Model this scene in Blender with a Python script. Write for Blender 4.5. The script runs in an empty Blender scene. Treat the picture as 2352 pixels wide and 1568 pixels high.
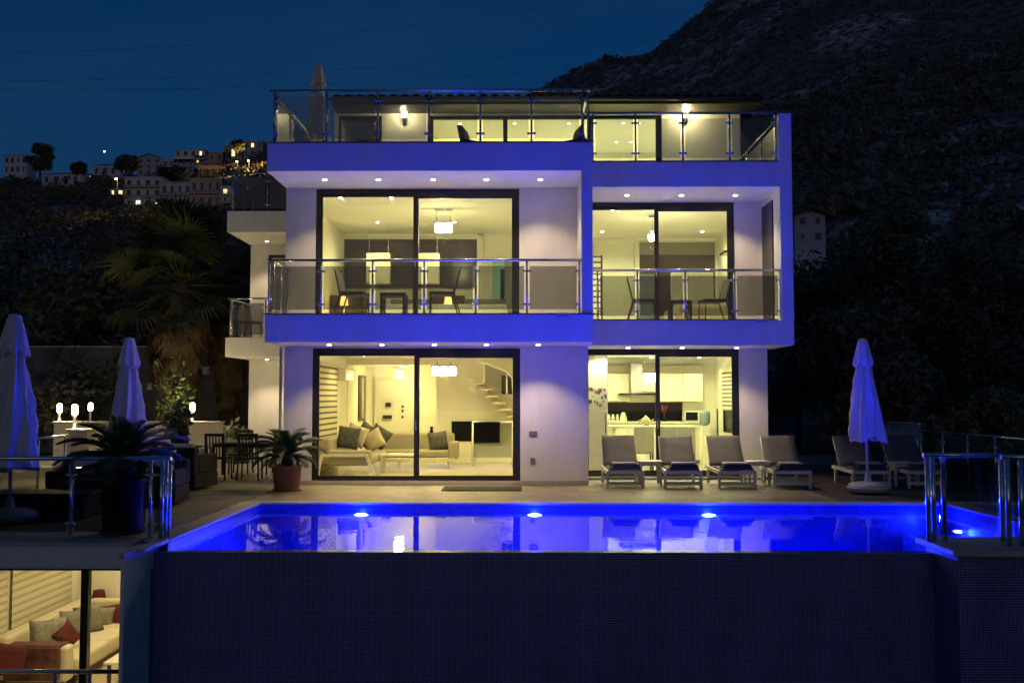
import bpy, bmesh, math, random
from mathutils import Vector, Matrix, noise
R = math.radians
random.seed(7)
SC = bpy.context.scene
COL = SC.collection

# ------------------------------------------------------------------ camera
F_PX, CXP, CYP = 2287.0, 1176.0, 784.0      # photo measured at 2352 x 1568
CAM_Z, PITCH, YAW = 1.72, math.atan(126/2287.0), math.atan(24/2287.0)
cam_d = bpy.data.cameras.new('camera')
cam_d.sensor_width = 36.0
cam_d.lens = 36.0*F_PX/2352.0
cam_d.clip_end = 6000
cam = bpy.data.objects.new('camera', cam_d)
COL.objects.link(cam)
cam.location = (0, 0, CAM_Z)
cam.rotation_euler = (R(90)+PITCH, 0, YAW)
SC.camera = cam

# ------------------------------------------------------------------ dusk sky
world = bpy.data.worlds.new('World'); SC.world = world; world.use_nodes = True
wn = world.node_tree.nodes; wl = world.node_tree.links
bg = wn['Background']
sky = wn.new('ShaderNodeTexSky'); sky.sky_type = 'NISHITA'; sky.sun_disc = False
sky.sun_elevation = R(3.0); sky.sun_rotation = R(180.0)
sky.air_density = 1.0; sky.dust_density = 2.0; sky.ozone_density = 6.0
# thin uneven high cloud over the whole sky
wtc = wn.new('ShaderNodeTexCoord'); wmp = wn.new('ShaderNodeMapping'); wmp.inputs['Scale'].default_value = (1.6, 1.6, 5.0)
wnz = wn.new('ShaderNodeTexNoise'); wnz.inputs['Scale'].default_value = 1.8; wnz.inputs['Detail'].default_value = 5; wnz.inputs['Roughness'].default_value = .6
wmr = wn.new('ShaderNodeMapRange'); wmr.inputs[1].default_value = .35; wmr.inputs[2].default_value = .7; wmr.inputs[3].default_value = 0.0; wmr.inputs[4].default_value = .42
wmx = wn.new('ShaderNodeMix'); wmx.data_type = 'RGBA'; wmx.inputs[7].default_value = (.18, .62, 1.5, 1)
wl.new(wtc.outputs['Generated'], wmp.inputs[0]); wl.new(wmp.outputs[0], wnz.inputs[0]); wl.new(wnz.outputs[0], wmr.inputs[0]); wl.new(wmr.outputs[0], wmx.inputs[0]); wl.new(sky.outputs[0], wmx.inputs[6])
wl.new(wmx.outputs[2], bg.inputs[0]); bg.inputs[1].default_value = 0.065
# last afterglow behind the camera: one very weak, very soft sun
sun_d = bpy.data.lights.new('sun', 'SUN'); sun_d.energy = 0.04; sun_d.angle = R(40); sun_d.color = (1.0, .74, .80)
sun = bpy.data.objects.new('sun', sun_d); COL.objects.link(sun)
sun.rotation_euler = Vector((0.10, 1, -math.tan(R(6)))).to_track_quat('-Z', 'Y').to_euler()
SC.view_settings.view_transform = 'Standard'; SC.view_settings.look = 'None'
SC.view_settings.exposure = 0.0; SC.view_settings.gamma = 1.0
SC.view_settings.use_curve_mapping = False
cy = SC.cycles
cy.max_bounces = 9; cy.diffuse_bounces = 4; cy.glossy_bounces = 4; cy.transmission_bounces = 4
cy.transparent_max_bounces = 32; cy.caustics_reflective = False; cy.caustics_refractive = False
cy.sample_clamp_indirect = 40.0; cy.use_denoising = True
cy.use_light_tree = True

# ------------------------------------------------------------------ measuring helpers
def ray(px, py):
    v = Vector(((px-CXP)/F_PX, (CYP-py)/F_PX, -1.0))
    v.rotate(Matrix.Rotation(YAW, 3, 'Z') @ Matrix.Rotation(R(90)+PITCH, 3, 'X'))
    return v
def at(px, py, Y):
    v = ray(px, py); s = Y/v.y
    return Vector((v.x*s, Y, CAM_Z+v.z*s))
def XP(px, Y, py=800): return at(px, py, Y).x
def ZP(py, Y, px=1200): return at(px, py, Y).z
def on(px, py, z):
    v = ray(px, py); s = (z-CAM_Z)/v.z
    return Vector((v.x*s, v.y*s, z))

# ------------------------------------------------------------------ mesh builder
class MB:
    def __init__(s): s.bm = bmesh.new()
    def _faces(s, vs, fs, smooth=False):
        bv = [s.bm.verts.new(v) for v in vs]
        out = []
        for f in fs:
            try:
                q = s.bm.faces.new([bv[i] for i in f]); q.smooth = smooth; out.append(q)
            except ValueError: pass
        return bv, out
    def box(s, x0, x1, y0, y1, z0, z1, bev=0.0, seg=2):
        vs = [(x, y, z) for z in (z0, z1) for y in (y0, y1) for x in (x0, x1)]
        fs = [(0,2,3,1),(4,5,7,6),(0,1,5,4),(2,6,7,3),(0,4,6,2),(1,3,7,5)]
        bv, ff = s._faces(vs, fs)
        if bev:
            es = list({e for f in ff for e in f.edges})
            r = bmesh.ops.bevel(s.bm, geom=es, offset=bev, segments=seg, affect='EDGES', profile=0.5)
            for f in r['faces']: f.smooth = True
        return s
    def prism(s, pts, d, axis='Y'):
        # pts: list of 2D, extruded between d[0], d[1] along axis
        n = len(pts)
        def P(p, t):
            if axis == 'Y': return (p[0], t, p[1])
            if axis == 'X': return (t, p[0], p[1])
            return (p[0], p[1], t)
        vs = [P(p, d[0]) for p in pts]+[P(p, d[1]) for p in pts]
        fs = [tuple(range(n)), tuple(range(2*n-1, n-1, -1))]
        fs += [(i, (i+1) % n, n+(i+1) % n, n+i) for i in range(n)]
        s._faces(vs, fs); return s
    def tube(s, pts, r, n=8, cap=True):
        pts = [Vector(p) for p in pts]
        rs = r if isinstance(r, (list, tuple)) else [r]*len(pts)
        vs = []; up = None
        for i, p in enumerate(pts):
            t = (pts[min(i+1, len(pts)-1)]-pts[max(i-1, 0)]).normalized()
            if up is None: up = Vector((0, 0, 1)) if abs(t.z) < .9 else Vector((1, 0, 0))
            a = t.cross(up)
            if a.length < 1e-4: a = t.cross(Vector((0, 1, 0)))
            a.normalize(); b = t.cross(a); up = -b if False else up
            for k in range(n):
                q = 2*math.pi*k/n
                vs.append(p+(a*math.cos(q)+b*math.sin(q))*rs[i])
        fs = []
        for i in range(len(pts)-1):
            for k in range(n):
                fs.append((i*n+k, i*n+(k+1) % n, (i+1)*n+(k+1) % n, (i+1)*n+k))
        bv, ff = s._faces(vs, fs, True)
        if cap:
            try: s.bm.faces.new(bv[:n]); s.bm.faces.new(bv[-n:])
            except ValueError: pass
        return s
    def lathe(s, prof, c=(0, 0, 0), n=20, wob=None):
        vs = []; fs = []
        for i, (r, z) in enumerate(prof):
            for k in range(n):
                a = 2*math.pi*k/n
                rr = r*(wob(a, i) if wob else 1)
                vs.append((c[0]+rr*math.cos(a), c[1]+rr*math.sin(a), c[2]+z))
        for i in range(len(prof)-1):
            for k in range(n):
                fs.append((i*n+k, i*n+(k+1) % n, (i+1)*n+(k+1) % n, (i+1)*n+k))
        bv, _ = s._faces(vs, fs, True)
        for e in (bv[:n][::-1], bv[-n:]):
            try: s.bm.faces.new(e)
            except ValueError: pass
        return s
    def quad(s, a, b, c, d): s._faces([a, b, c, d], [(0, 1, 2, 3)]); return s
    def pillow(s, w, h, t, n=8, M=None):
        # puffed cushion in the XZ plane, thickness along Y
        vs = []; fs = []
        for side in (1, -1):
            for i in range(n+1):
                for j in range(n+1):
                    u = -1+2*i/n; v = -1+2*j/n
                    k = max(0, (1-u**4)*(1-v**4))**.6
                    pin = 1-.07*(1-abs(u)**2)*abs(v)**3; pin2 = 1-.07*(1-abs(v)**2)*abs(u)**3
                    vs.append(Vector((u*w/2*pin2, side*t/2*k, v*h/2*pin)))
        m = (n+1)*(n+1)
        for sd in (0, 1):
            for i in range(n):
                for j in range(n):
                    q = [sd*m+i*(n+1)+j, sd*m+(i+1)*(n+1)+j, sd*m+(i+1)*(n+1)+j+1, sd*m+i*(n+1)+j+1]
                    fs.append(q if sd else q[::-1])
        if M is not None: vs = [M @ v for v in vs]
        s._faces(vs, fs, True); return s
    def xf(s, M):
        bmesh.ops.transform(s.bm, matrix=M, verts=s.bm.verts); return s
    def mesh(s, name, m=None, weld=True):
        if weld: bmesh.ops.remove_doubles(s.bm, verts=s.bm.verts, dist=1e-5)
        bmesh.ops.recalc_face_normals(s.bm, faces=s.bm.faces)
        me = bpy.data.meshes.new(name); s.bm.to_mesh(me); s.bm.free()
        if m: me.materials.append(m)
        return me

def link(o): COL.objects.link(o); return o
def thing(name, label, cat, loc=(0, 0, 0), rz=0.0, group=None):
    o = link(bpy.data.objects.new(name, None)); o.empty_display_size = .2
    o.location = loc; o.rotation_euler = (0, 0, rz)
    o['label'] = label; o['category'] = cat
    if group: o['group'] = group
    return o
def pinv(o):
    return (Matrix.Translation(o.location) @ o.rotation_euler.to_matrix().to_4x4()).inverted()
def part(name, mb, m, parent=None, world=False, kind=None):
    """mesh part; world=True when the vertices are in world space and the parent is a placed Empty"""
    me = mb.mesh(name, m) if isinstance(mb, MB) else mb
    o = link(bpy.data.objects.new(name, me))
    if parent:
        o.parent = parent
        if world and parent.parent is None and parent.type == 'EMPTY': o.matrix_parent_inverse = pinv(parent)
    if kind: o['kind'] = kind
    return o
def single(name, mb, m, label, cat, group=None):
    """one-mesh thing: origin moved to its base"""
    bm = mb.bm
    xs = [v.co.x for v in bm.verts]; ys = [v.co.y for v in bm.verts]; zs = [v.co.z for v in bm.verts]
    c = Vector(((min(xs)+max(xs))/2, (min(ys)+max(ys))/2, min(zs)))
    mb.xf(Matrix.Translation(-c))
    o = part(name, mb, m); o.location = c
    o['label'] = label; o['category'] = cat
    if group: o['group'] = group
    return o
def struct(name, mb, m, parent=None, kind='structure'):
    o = part(name, mb, m, parent)
    if not parent: o['kind'] = kind
    return o
def copy_tree(o, parent=None):
    c = o.copy(); link(c)
    if parent: c.parent = parent
    for ch in o.children: copy_tree(ch, c)
    return c
def place(proto, loc, rz, label, first):
    o = proto if first else copy_tree(proto)
    o.location = loc; o.rotation_euler = (0, 0, rz); o['label'] = label
    return o
def lamp(name, kind, loc, power, color, parent=None, size=.04, cone=120, blend=.5, aim=None, world=True):
    d = bpy.data.lights.new(name, kind); d.energy = power; d.color = color
    if kind == 'SPOT': d.spot_size = R(cone); d.spot_blend = blend
    d.shadow_soft_size = size
    o = link(bpy.data.objects.new(name, d)); o.location = loc
    if aim is not None: o.rotation_euler = (Vector(aim)-Vector(loc)).to_track_quat('-Z', 'Y').to_euler()
    if parent:
        o.parent = parent
        if world and parent.parent is None and parent.type == 'EMPTY': o.matrix_parent_inverse = pinv(parent)
    return o

# ------------------------------------------------------------------ materials
MATS = {}
def mat(name, col, rough=.6, metal=0.0, var=0.0, scale=6.0, stretch=None, bump=0.0, bscale=60.0, spec=None, coord='Object', rnd=0.0, emit=None, estr=0.0, sheen=0.0, trans=0.0):
    m = bpy.data.materials.new(name); m.use_nodes = True; MATS[name] = m
    nt = m.node_tree; N = nt.nodes; L = nt.links; b = N['Principled BSDF']
    b.inputs['Base Color'].default_value = (*col, 1); b.inputs['Roughness'].default_value = rough
    b.inputs['Metallic'].default_value = metal
    if spec is not None: b.inputs['Specular IOR Level'].default_value = spec
    if sheen: b.inputs['Sheen Weight'].default_value = sheen
    if emit: b.inputs['Emission Color'].default_value = (*emit, 1); b.inputs['Emission Strength'].default_value = estr
    out = None
    if var or bump:
        if coord == 'World':
            g = N.new('ShaderNodeNewGeometry'); src = g.outputs['Position']
        else:
            tc = N.new('ShaderNodeTexCoord'); src = tc.outputs[coord]
        if stretch:
            mp = N.new('ShaderNodeMapping'); mp.inputs['Scale'].default_value = stretch
            L.new(src, mp.inputs[0]); src = mp.outputs[0]
    if var:
        nz = N.new('ShaderNodeTexNoise'); nz.inputs['Scale'].default_value = scale; nz.inputs['Detail'].default_value = 6
        nz.inputs['Roughness'].default_value = .65
        L.new(src, nz.inputs[0])
        cr = N.new('ShaderNodeMapRange'); cr.inputs[1].default_value = .3; cr.inputs[2].default_value = .7
        cr.inputs[3].default_value = 1-var; cr.inputs[4].default_value = 1+var
        L.new(nz.outputs[0], cr.inputs[0])
        out = cr.outputs[0]
    if rnd:
        oi = N.new('ShaderNodeObjectInfo'); rr = N.new('ShaderNodeMapRange')
        rr.inputs[3].default_value = 1-rnd; rr.inputs[4].default_value = 1+rnd
        L.new(oi.outputs['Random'], rr.inputs[0])
        if out is None: out = rr.outputs[0]
        else:
            mu = N.new('ShaderNodeMath'); mu.operation = 'MULTIPLY'; L.new(out, mu.inputs[0]); L.new(rr.outputs[0], mu.inputs[1]); out = mu.outputs[0]
    if out is not None:
        vm = N.new('ShaderNodeVectorMath'); vm.operation = 'SCALE'; vm.inputs[0].default_value = col
        L.new(out, vm.inputs['Scale']); L.new(vm.outputs[0], b.inputs['Base Color'])
    if bump:
        n2 = N.new('ShaderNodeTexNoise'); n2.inputs['Scale'].default_value = bscale; n2.inputs['Detail'].default_value = 4
        L.new(src, n2.inputs[0])
        bp = N.new('ShaderNodeBump'); bp.inputs['Strength'].default_value = bump; bp.inputs['Distance'].default_value = .02
        L.new(n2.outputs[0], bp.inputs['Height']); L.new(bp.outputs[0], b.inputs['Normal'])
    return m
def glass_mat(name, tint, refl_rough=0.02, ior=1.45, wave=0.0, power=5.0):
    m = bpy.data.materials.new(name); m.use_nodes = True; MATS[name] = m
    nt = m.node_tree; N = nt.nodes; L = nt.links
    N.remove(N['Principled BSDF'])
    t = N.new('ShaderNodeBsdfTransparent'); t.inputs[0].default_value = (*tint, 1)
    g = N.new('ShaderNodeBsdfGlossy'); g.inputs['Roughness'].default_value = refl_rough; g.inputs[0].default_value = (1, 1, 1, 1)
    # two-sided Schlick reflectance (the Fresnel node would turn to total reflection on back faces)
    lw = N.new('ShaderNodeNewGeometry'); dt = N.new('ShaderNodeVectorMath'); dt.operation = 'DOT_PRODUCT'
    L.new(lw.outputs['Incoming'], dt.inputs[0]); L.new(lw.outputs['Normal'], dt.inputs[1])
    def M(op, a, bv=None):
        n = N.new('ShaderNodeMath'); n.operation = op
        if hasattr(a, 'node'): L.new(a, n.inputs[0])
        else: n.inputs[0].default_value = a
        if bv is not None:
            if hasattr(bv, 'node'): L.new(bv, n.inputs[1])
            else: n.inputs[1].default_value = bv
        return n.outputs[0]
    f0 = ((ior-1)/(ior+1))**2
    sch = M('ADD', M('MULTIPLY', M('POWER', M('SUBTRACT', 1.0, M('ABSOLUTE', dt.outputs['Value'])), power), 1-f0), f0)
    mx = N.new('ShaderNodeMixShader')
    L.new(sch, mx.inputs[0]); L.new(t.outputs[0], mx.inputs[1]); L.new(g.outputs[0], mx.inputs[2])
    L.new(mx.outputs[0], N['Material Output'].inputs[0])
    if wave:
        gm = N.new('ShaderNodeNewGeometry')
        mp = N.new('ShaderNodeMapping'); mp.inputs['Scale'].default_value = (1.0, 1.0, 1); L.new(gm.outputs['Position'], mp.inputs[0])
        nz = N.new('ShaderNodeTexNoise'); nz.inputs['Scale'].default_value = 2.6; nz.inputs['Detail'].default_value = 3
        L.new(mp.outputs[0], nz.inputs[0])
        bp = N.new('ShaderNodeBump'); bp.inputs['Strength'].default_value = wave; bp.inputs['Distance'].default_value = .02
        L.new(nz.outputs[0], bp.inputs['Height']); L.new(bp.outputs[0], g.inputs['Normal'])
    return m
def emit_mat(name, col, s):
    m = bpy.data.materials.new(name); m.use_nodes = True; MATS[name] = m
    N = m.node_tree.nodes; b = N['Principled BSDF']
    b.inputs['Base Color'].default_value = (.8, .8, .8, 1)
    b.inputs['Emission Color'].default_value = (*col, 1); b.inputs['Emission Strength'].default_value = s
    return m
def grid_mat(name, c1, c2, grout, pitch, gw=.12, rough=.3, axes='XZ', bump=.3, wear=.1):
    """small square mosaic, two tile tones and grout, from world position"""
    m = bpy.data.materials.new(name); m.use_nodes = True; MATS[name] = m
    nt = m.node_tree; N = nt.nodes; L = nt.links; b = N['Principled BSDF']; b.inputs['Roughness'].default_value = rough
    g = N.new('ShaderNodeNewGeometry'); sx = N.new('ShaderNodeSeparateXYZ'); L.new(g.outputs['Position'], sx.inputs[0])
    def M(op, a, bv=None):
        n = N.new('ShaderNodeMath'); n.operation = op
        if hasattr(a, 'node'): L.new(a, n.inputs[0])
        else: n.inputs[0].default_value = a
        if bv is not None:
            if hasattr(bv, 'node'): L.new(bv, n.inputs[1])
            else: n.inputs[1].default_value = bv
        return n.outputs[0]
    gs = []; cells = []
    for ax in axes:
        q = M('DIVIDE', sx.outputs['XYZ'.index(ax)], pitch)
        fr = M('FRACT', q); gs.append(M('GREATER_THAN', M('ABSOLUTE', M('SUBTRACT', fr, .5)), .5-gw/2)); cells.append(M('FLOOR', q))
    gr = gs[0]
    for x in gs[1:]: gr = M('MAXIMUM', gr, x)
    cb = N.new('ShaderNodeCombineXYZ')
    for i, c in enumerate(cells): L.new(c, cb.inputs[i])
    wn_ = N.new('ShaderNodeTexWhiteNoise'); L.new(cb.outputs[0], wn_.inputs[0])
    mx = N.new('ShaderNodeMix'); mx.data_type = 'RGBA'; mx.inputs[6].default_value = (*c1, 1); mx.inputs[7].default_value = (*c2, 1)
    L.new(wn_.outputs['Value'], mx.inputs[0])
    m2 = N.new('ShaderNodeMix'); m2.data_type = 'RGBA'; L.new(mx.outputs[2], m2.inputs[6]); m2.inputs[7].default_value = (*grout, 1); L.new(gr, m2.inputs[0])
    nz = N.new('ShaderNodeTexNoise'); nz.inputs['Scale'].default_value = 1.1; nz.inputs['Detail'].default_value = 7; nz.inputs['Roughness'].default_value = .7
    mp = N.new('ShaderNodeMapping'); mp.inputs['Scale'].default_value = (2.2, 2.2, .45); L.new(g.outputs['Position'], mp.inputs[0]); L.new(mp.outputs[0], nz.inputs[0])
    mr = N.new('ShaderNodeMapRange'); mr.inputs[1].default_value = .3; mr.inputs[2].default_value = .7; mr.inputs[3].default_value = 1-wear; mr.inputs[4].default_value = 1+wear; L.new(nz.outputs[0], mr.inputs[0])
    vs_ = N.new('ShaderNodeVectorMath'); vs_.operation = 'SCALE'; L.new(m2.outputs[2], vs_.inputs[0]); L.new(mr.outputs[0], vs_.inputs['Scale'])
    L.new(vs_.outputs[0], b.inputs['Base Color'])
    bp = N.new('ShaderNodeBump'); bp.inputs['Strength'].default_value = bump; bp.inputs['Distance'].default_value = .004; bp.invert = True
    L.new(gr, bp.inputs['Height']); L.new(bp.outputs[0], b.inputs['Normal'])
    return m

PLASTER = mat('plaster_white', (.76, .75, .73), .85, var=.08, scale=1.6, stretch=(1.5, 1.5, .5), bump=.15, bscale=90, coord='World')
PLASTER_IN = mat('interior_paint', (.80, .77, .66), .7, var=.02, scale=1.5, coord='World')
CEIL = mat('ceiling_paint', (.84, .82, .74), .8, var=.01, scale=1, coord='World')
BLACK = mat('black_aluminium', (.016, .016, .018), .35)
STEEL = mat('brushed_steel', (.62, .63, .66), .22, metal=.9)
COPING = mat('coping_stone', (.46, .42, .38), .55, var=.12, scale=8, coord='World')
FLASH = mat('dark_flashing', (.06, .06, .07), .4)
GLASS = glass_mat('window_glass', (.97, .985, .96))
TINT = glass_mat('tinted_glass', (.58, .58, .56))
TINTG = glass_mat('grey_glass', (.72, .74, .74))
WATER = glass_mat('pool_water', (.9, .95, 1.0), .015, 1.33, wave=.10, power=7.5)
POOLT = grid_mat('pool_floor_mosaic_bright', (.06, .16, .70), (.10, .24, .85), (.15, .3, .8), .05, .1, .25, 'XYZ', .1)  # floor colour brightened so it bounces more blue light onto the facade
POOLW = grid_mat('pool_wall_mosaic_shaded', (.006, .02, .20), (.012, .035, .34), (.03, .06, .36), .05, .1, .25, 'XYZ', .1)  # shade put into the wall colour: darker than the floor so the pool looks deeper
MOSAIC = grid_mat('navy_mosaic', (.006, .009, .12), (.03, .045, .26), (.36, .37, .58), .0285, .2, .3, 'XYZ', .5, .22)
TILE = mat('wood_look_tile', (.27, .225, .155), .45, var=.30, scale=3.0, stretch=(1.0, 14, 14), rnd=.13, coord='World', bump=.08, bscale=8)
DECKD = mat('dark_deck_wood', (.085, .06, .05), .6, var=.3, scale=3, stretch=(1, 14, 14), rnd=.15, coord='World')
CONC = mat('concrete', (.32, .31, .29), .9, var=.15, scale=2, coord='World')
FLOORIN = mat('interior_floor', (.50, .43, .32), .18, var=.14, scale=2.0, stretch=(1, 8, 1), coord='World')
WARM = (1.0, .84, .32)
PALE = (1.0, .98, .46)
SPOTC = (1.0, .74, .44)
SPOT_E = emit_mat('spot_lens', (1, .93, .78), 18)
LAMP_E = emit_mat('lamp_glass_lit', (1, .9, .62), 9)
POOL_E = emit_mat('pool_lens', (.25, .4, 1.0), 30)
BOLL_E = emit_mat('bollard_glass_lit', (1, .83, .42), 14)
# ================================================================== GROUND, TERRACE, POOL
PX0, PX1, PY0, PY1 = -4.25, 6.70, 12.0, 16.19        # pool inner plan
WZ = -0.106                                           # water level
ground_m = mat('dry_ground', (.10, .085, .06), .95, var=.4, scale=.6, coord='World', bump=.3, bscale=3)
TY0 = 11.75
# terrace slab: left part and strip behind the pool, with the lower room cut out underneath
t = MB()
t.box(-14, PX0-.32, TY0+.02, 30, -.26, -.03)
t.box(PX0-.32, 9.1, PY1+.32, 30, -.26, -.03)
terrace = struct('terrace', t, CONC)
# wood-look paving planks, laid along X
tile_me = {}
def pave(x0, x1, y0, y1, w, l, m, name, z=-.026, th=.026, gap=.006):
    k = 0; y = y0
    while y < y1-.02:
        yy = min(y+w, y1); off = (k % 3)*l/3; x = x0-off
        while x < x1-.02:
            a, b = max(x, x0), min(x+l, x1)
            if b-a > .04:
                key = (round(b-a, 3), round(yy-y, 3), m.name)
                if key not in tile_me:
                    tile_me[key] = MB().box(0, b-a-gap, 0, yy-y-gap, 0, th, .002, 1).mesh('paving_plank', m)
                o = link(bpy.data.objects.new(name, tile_me[key])); o.location = (a, y, z+random.uniform(-.0012, .0012)); o.parent = terrace
            x += l
        y += w; k += 1
pave(-4.57, 5.25, PY1+.32, 19.45, .30, 1.4, TILE, 'paving_plank')
pave(-9.6, -4.57, TY0+.30, 23.9, .34, 1.5, TILE, 'paving_plank')
pave(5.25, 9.0, PY1+.32, 25.5, .28, 1.8, DECKD, 'deck_board')
# coping round the pool and terrace edge
def coping(x0, x1, y0, y1, z=.004, l=1.0, name='coping_stone'):
    long_x = (x1-x0) > (y1-y0); a, b = (x0, x1) if long_x else (y0, y1)
    n = max(1, round((b-a)/l)); s = (b-a)/n
    for i in range(n):
        c, d = a+i*s+.003, a+(i+1)*s-.003
        q = MB()
        if long_x: q.box(c, d, y0, y1, z-.034, z, .004, 1)
        else: q.box(x0, x1, c, d, z-.034, z, .004, 1)
        part(name, q, COPING, terrace)
coping(PX0-.32, 9.0, PY1, PY1+.31)
coping(PX0-.31, PX0, 12.05, PY1-.003)
coping(-12, PX0-.33, TY0-.02, TY0+.29)
# pool: basin, outer mosaic walls, water, separator and small pool
FZ = -1.55; GZ = -3.3
pool = thing('swimming_pool', 'long blue lit infinity pool with navy mosaic front wall before the villa', 'pool', (1.2, 14, GZ))
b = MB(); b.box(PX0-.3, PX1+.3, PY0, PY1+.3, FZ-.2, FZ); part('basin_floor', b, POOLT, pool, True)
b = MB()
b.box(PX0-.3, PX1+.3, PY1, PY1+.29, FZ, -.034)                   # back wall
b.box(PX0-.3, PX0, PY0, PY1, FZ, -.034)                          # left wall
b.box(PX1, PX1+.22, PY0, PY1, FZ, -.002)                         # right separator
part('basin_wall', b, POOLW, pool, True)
b = MB(); b.box(PX1-.02, PX1+.24, PY0+.4, PY1, .0, .035, .006, 1); part('separator_cap', b, COPING, pool, True)
b = MB()
b.box(PX0-.30, 4.80, PY0-.18, PY0, GZ, WZ-.004)                  # weir wall in front
part('weir_wall', b, MOSAIC, pool, True)
b = MB(); b.quad((PX0, PY0-.17, WZ), (PX1, PY0-.17, WZ), (PX1, PY1, WZ), (PX0, PY1, WZ)); part('water', b, WATER, pool, True)
# small pool beyond the separator
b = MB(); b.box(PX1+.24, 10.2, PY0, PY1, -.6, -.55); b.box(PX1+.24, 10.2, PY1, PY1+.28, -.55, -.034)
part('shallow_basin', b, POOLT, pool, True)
b = MB(); b.quad((PX1+.24, PY0, WZ), (10.2, PY0, WZ), (10.2, PY1, WZ), (PX1+.24, PY1, WZ)); part('shallow_water', b, WATER, pool, True)
# steps in the pool on the right side
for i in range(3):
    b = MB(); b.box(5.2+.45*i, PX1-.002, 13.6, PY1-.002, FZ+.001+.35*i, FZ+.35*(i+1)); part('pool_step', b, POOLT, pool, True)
# right end block with cap
b = MB(); b.box(4.80, 6.45, 11.15, PY0+.02, GZ, -.035); part('end_block', b, MOSAIC, pool, True)
b = MB(); b.box(4.72, 6.52, 11.06, PY0+.14, -.034, .035, .008, 1); part('block_cap', b, COPING, pool, True)
b = MB(); b.box(6.45, 11.0, 11.6, PY0, GZ, -.3); part('side_wall', b, MOSAIC, pool, True)
# left end pillar: plaster front, mosaic inner side, stone cap
xl0, xl1 = XP(297, 10.95), PX0-.14
b = MB(); b.box(xl0, xl1, 10.95, TY0-.03, GZ, -.036); part('end_pillar', b, PLASTER, pool, True)
b = MB(); b.box(xl1, xl1+.025, 10.97, PY0-.18, GZ, -.036); part('pillar_mosaic', b, MOSAIC, pool, True)
b = MB(); b.box(xl0-.05, xl1+.06, 10.88, TY0+.1, -.035, .012, .006, 1); b.box(xl1+.06, PX0, TY0+.1-.6, 12.045, -.035, .012, .006, 1)
part('pillar_cap', b, COPING, pool, True)
# underwater lights
BLUE = (.008, .028, 1.0)
def pool_light(c, d, power):
    c = Vector(c); d = Vector(d).normalized()
    q = Vector((d.x, d.y, 0)).to_track_quat('Z', 'Y').to_matrix().to_4x4()
    ring = MB().lathe([(.065, 0), (.065, .02), (.05, .025), (.05, .006)], n=20).xf(Matrix.Translation(c) @ q @ Matrix.Diagonal((2.2, .5, 1, 1)))
    o = part('pool_light', ring, STEEL, pool, True)
    lens = MB().lathe([(.049, .004), (.04, .022), (.02, .03), (.001, .032)], n=20).xf(Matrix.Translation(c) @ q @ Matrix.Diagonal((2.2, .5, 1, 1)))
    part('lens', lens, POOL_E, o)
    lamp('pool_lamp', 'SPOT', c+d*.06, power, BLUE, o, .07, 128, .4, aim=c+d*1.0)
    lamp('pool_halo', 'POINT', c+Vector((d.x, d.y, 0)).normalized()*.16, 60, BLUE, o, .05)
for px, pw in ((830, 900), (1228, 1000), (1628, 3900)):
    x = XP(px, PY1, 1177)
    pool_light((x, PY1-.001, WZ-.08), (0, -1, -.7), pw)
pool_light((PX1-.001, 15.45, WZ-.24), (-.7, -.6, -.8), 3300)

# ================================================================== VILLA
V = thing('villa', 'white modern three storey villa with balconies, glass railings and lit rooms', 'house', (0, 22, 0))
def vp(name, mb, m): return part(name, mb, m, V, True)
LX, MX, RX = -4.68, 1.28, 5.34
YF, YW = 18.0, 19.5                  # left box: front edge, window wall
YF2, YW2 = 19.59, 21.1               # right box
YB = 30.0
S1B, S1T = ZP(785, YF), ZP(722, YF)          # first floor slab
S2B, S2T = ZP(392, YF), ZP(328, YF)          # second floor slab
print('slabs', S1B, S1T, S2B, S2T)
vp('floor_slab', MB().box(LX, MX, YF, YW+.1, S1B, S1T).box(LX, MX, YW+.1, YB, S1B, S1T-.02), PLASTER)
vp('floor_slab', MB().box(LX, MX, YF, YB, S2B, S2T), PLASTER)
R1B, R1T, R2B, R2T = ZP(793, YF2), ZP(736, YF2), ZP(430, YF2), ZP(373, YF2)
vp('floor_slab', MB().box(MX+.001, RX, YF2, YB, R1B, R1T), PLASTER)
vp('floor_slab', MB().box(MX+.001, RX-.002, YF2, YB, R2B, R2T), PLASTER)
for (x0, x1, y0, y1, z) in ((LX-.03, MX+.03, YF-.03, YF+.22, S1T), (LX-.03, MX+.03, YF-.03, YF+.22, S2T), (MX+.031, RX-.3, YF2-.03, YF2+.2, R1T), (MX+.031, RX-.3, YF2-.03, YF2+.2, R2T)):
    vp('slab_flashing', MB().box(x0, x1, y0, y1, z+.001, z+.022), FLASH)
# side fins
xf = XP(1337, YF)
vp('side_fin', MB().box(xf, MX-.001, YF+.001, YW-.01, S1T-.01, S2B+.002), PLASTER)
xf2 = XP(1797, YF2)
FT = ZP(262, YF2)
vp('side_fin', MB().box(xf2, RX+.003, YF2-.004, YW2+.2, R1T-.005, R2B+.01).box(xf2, RX+.003, YF2-.004, YF2+.3, R2B+.01, FT), PLASTER)
vp('fin_cap', MB().box(xf2-.03, RX+.05, YF2-.04, YF2+.33, FT+.001, FT+.022), FLASH)
vp('side_shutter', MB().box(xf2-.03, xf2-.002, YF2+.55, YW2-.1, R1T+.02, R2B-.16), BLACK)

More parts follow.
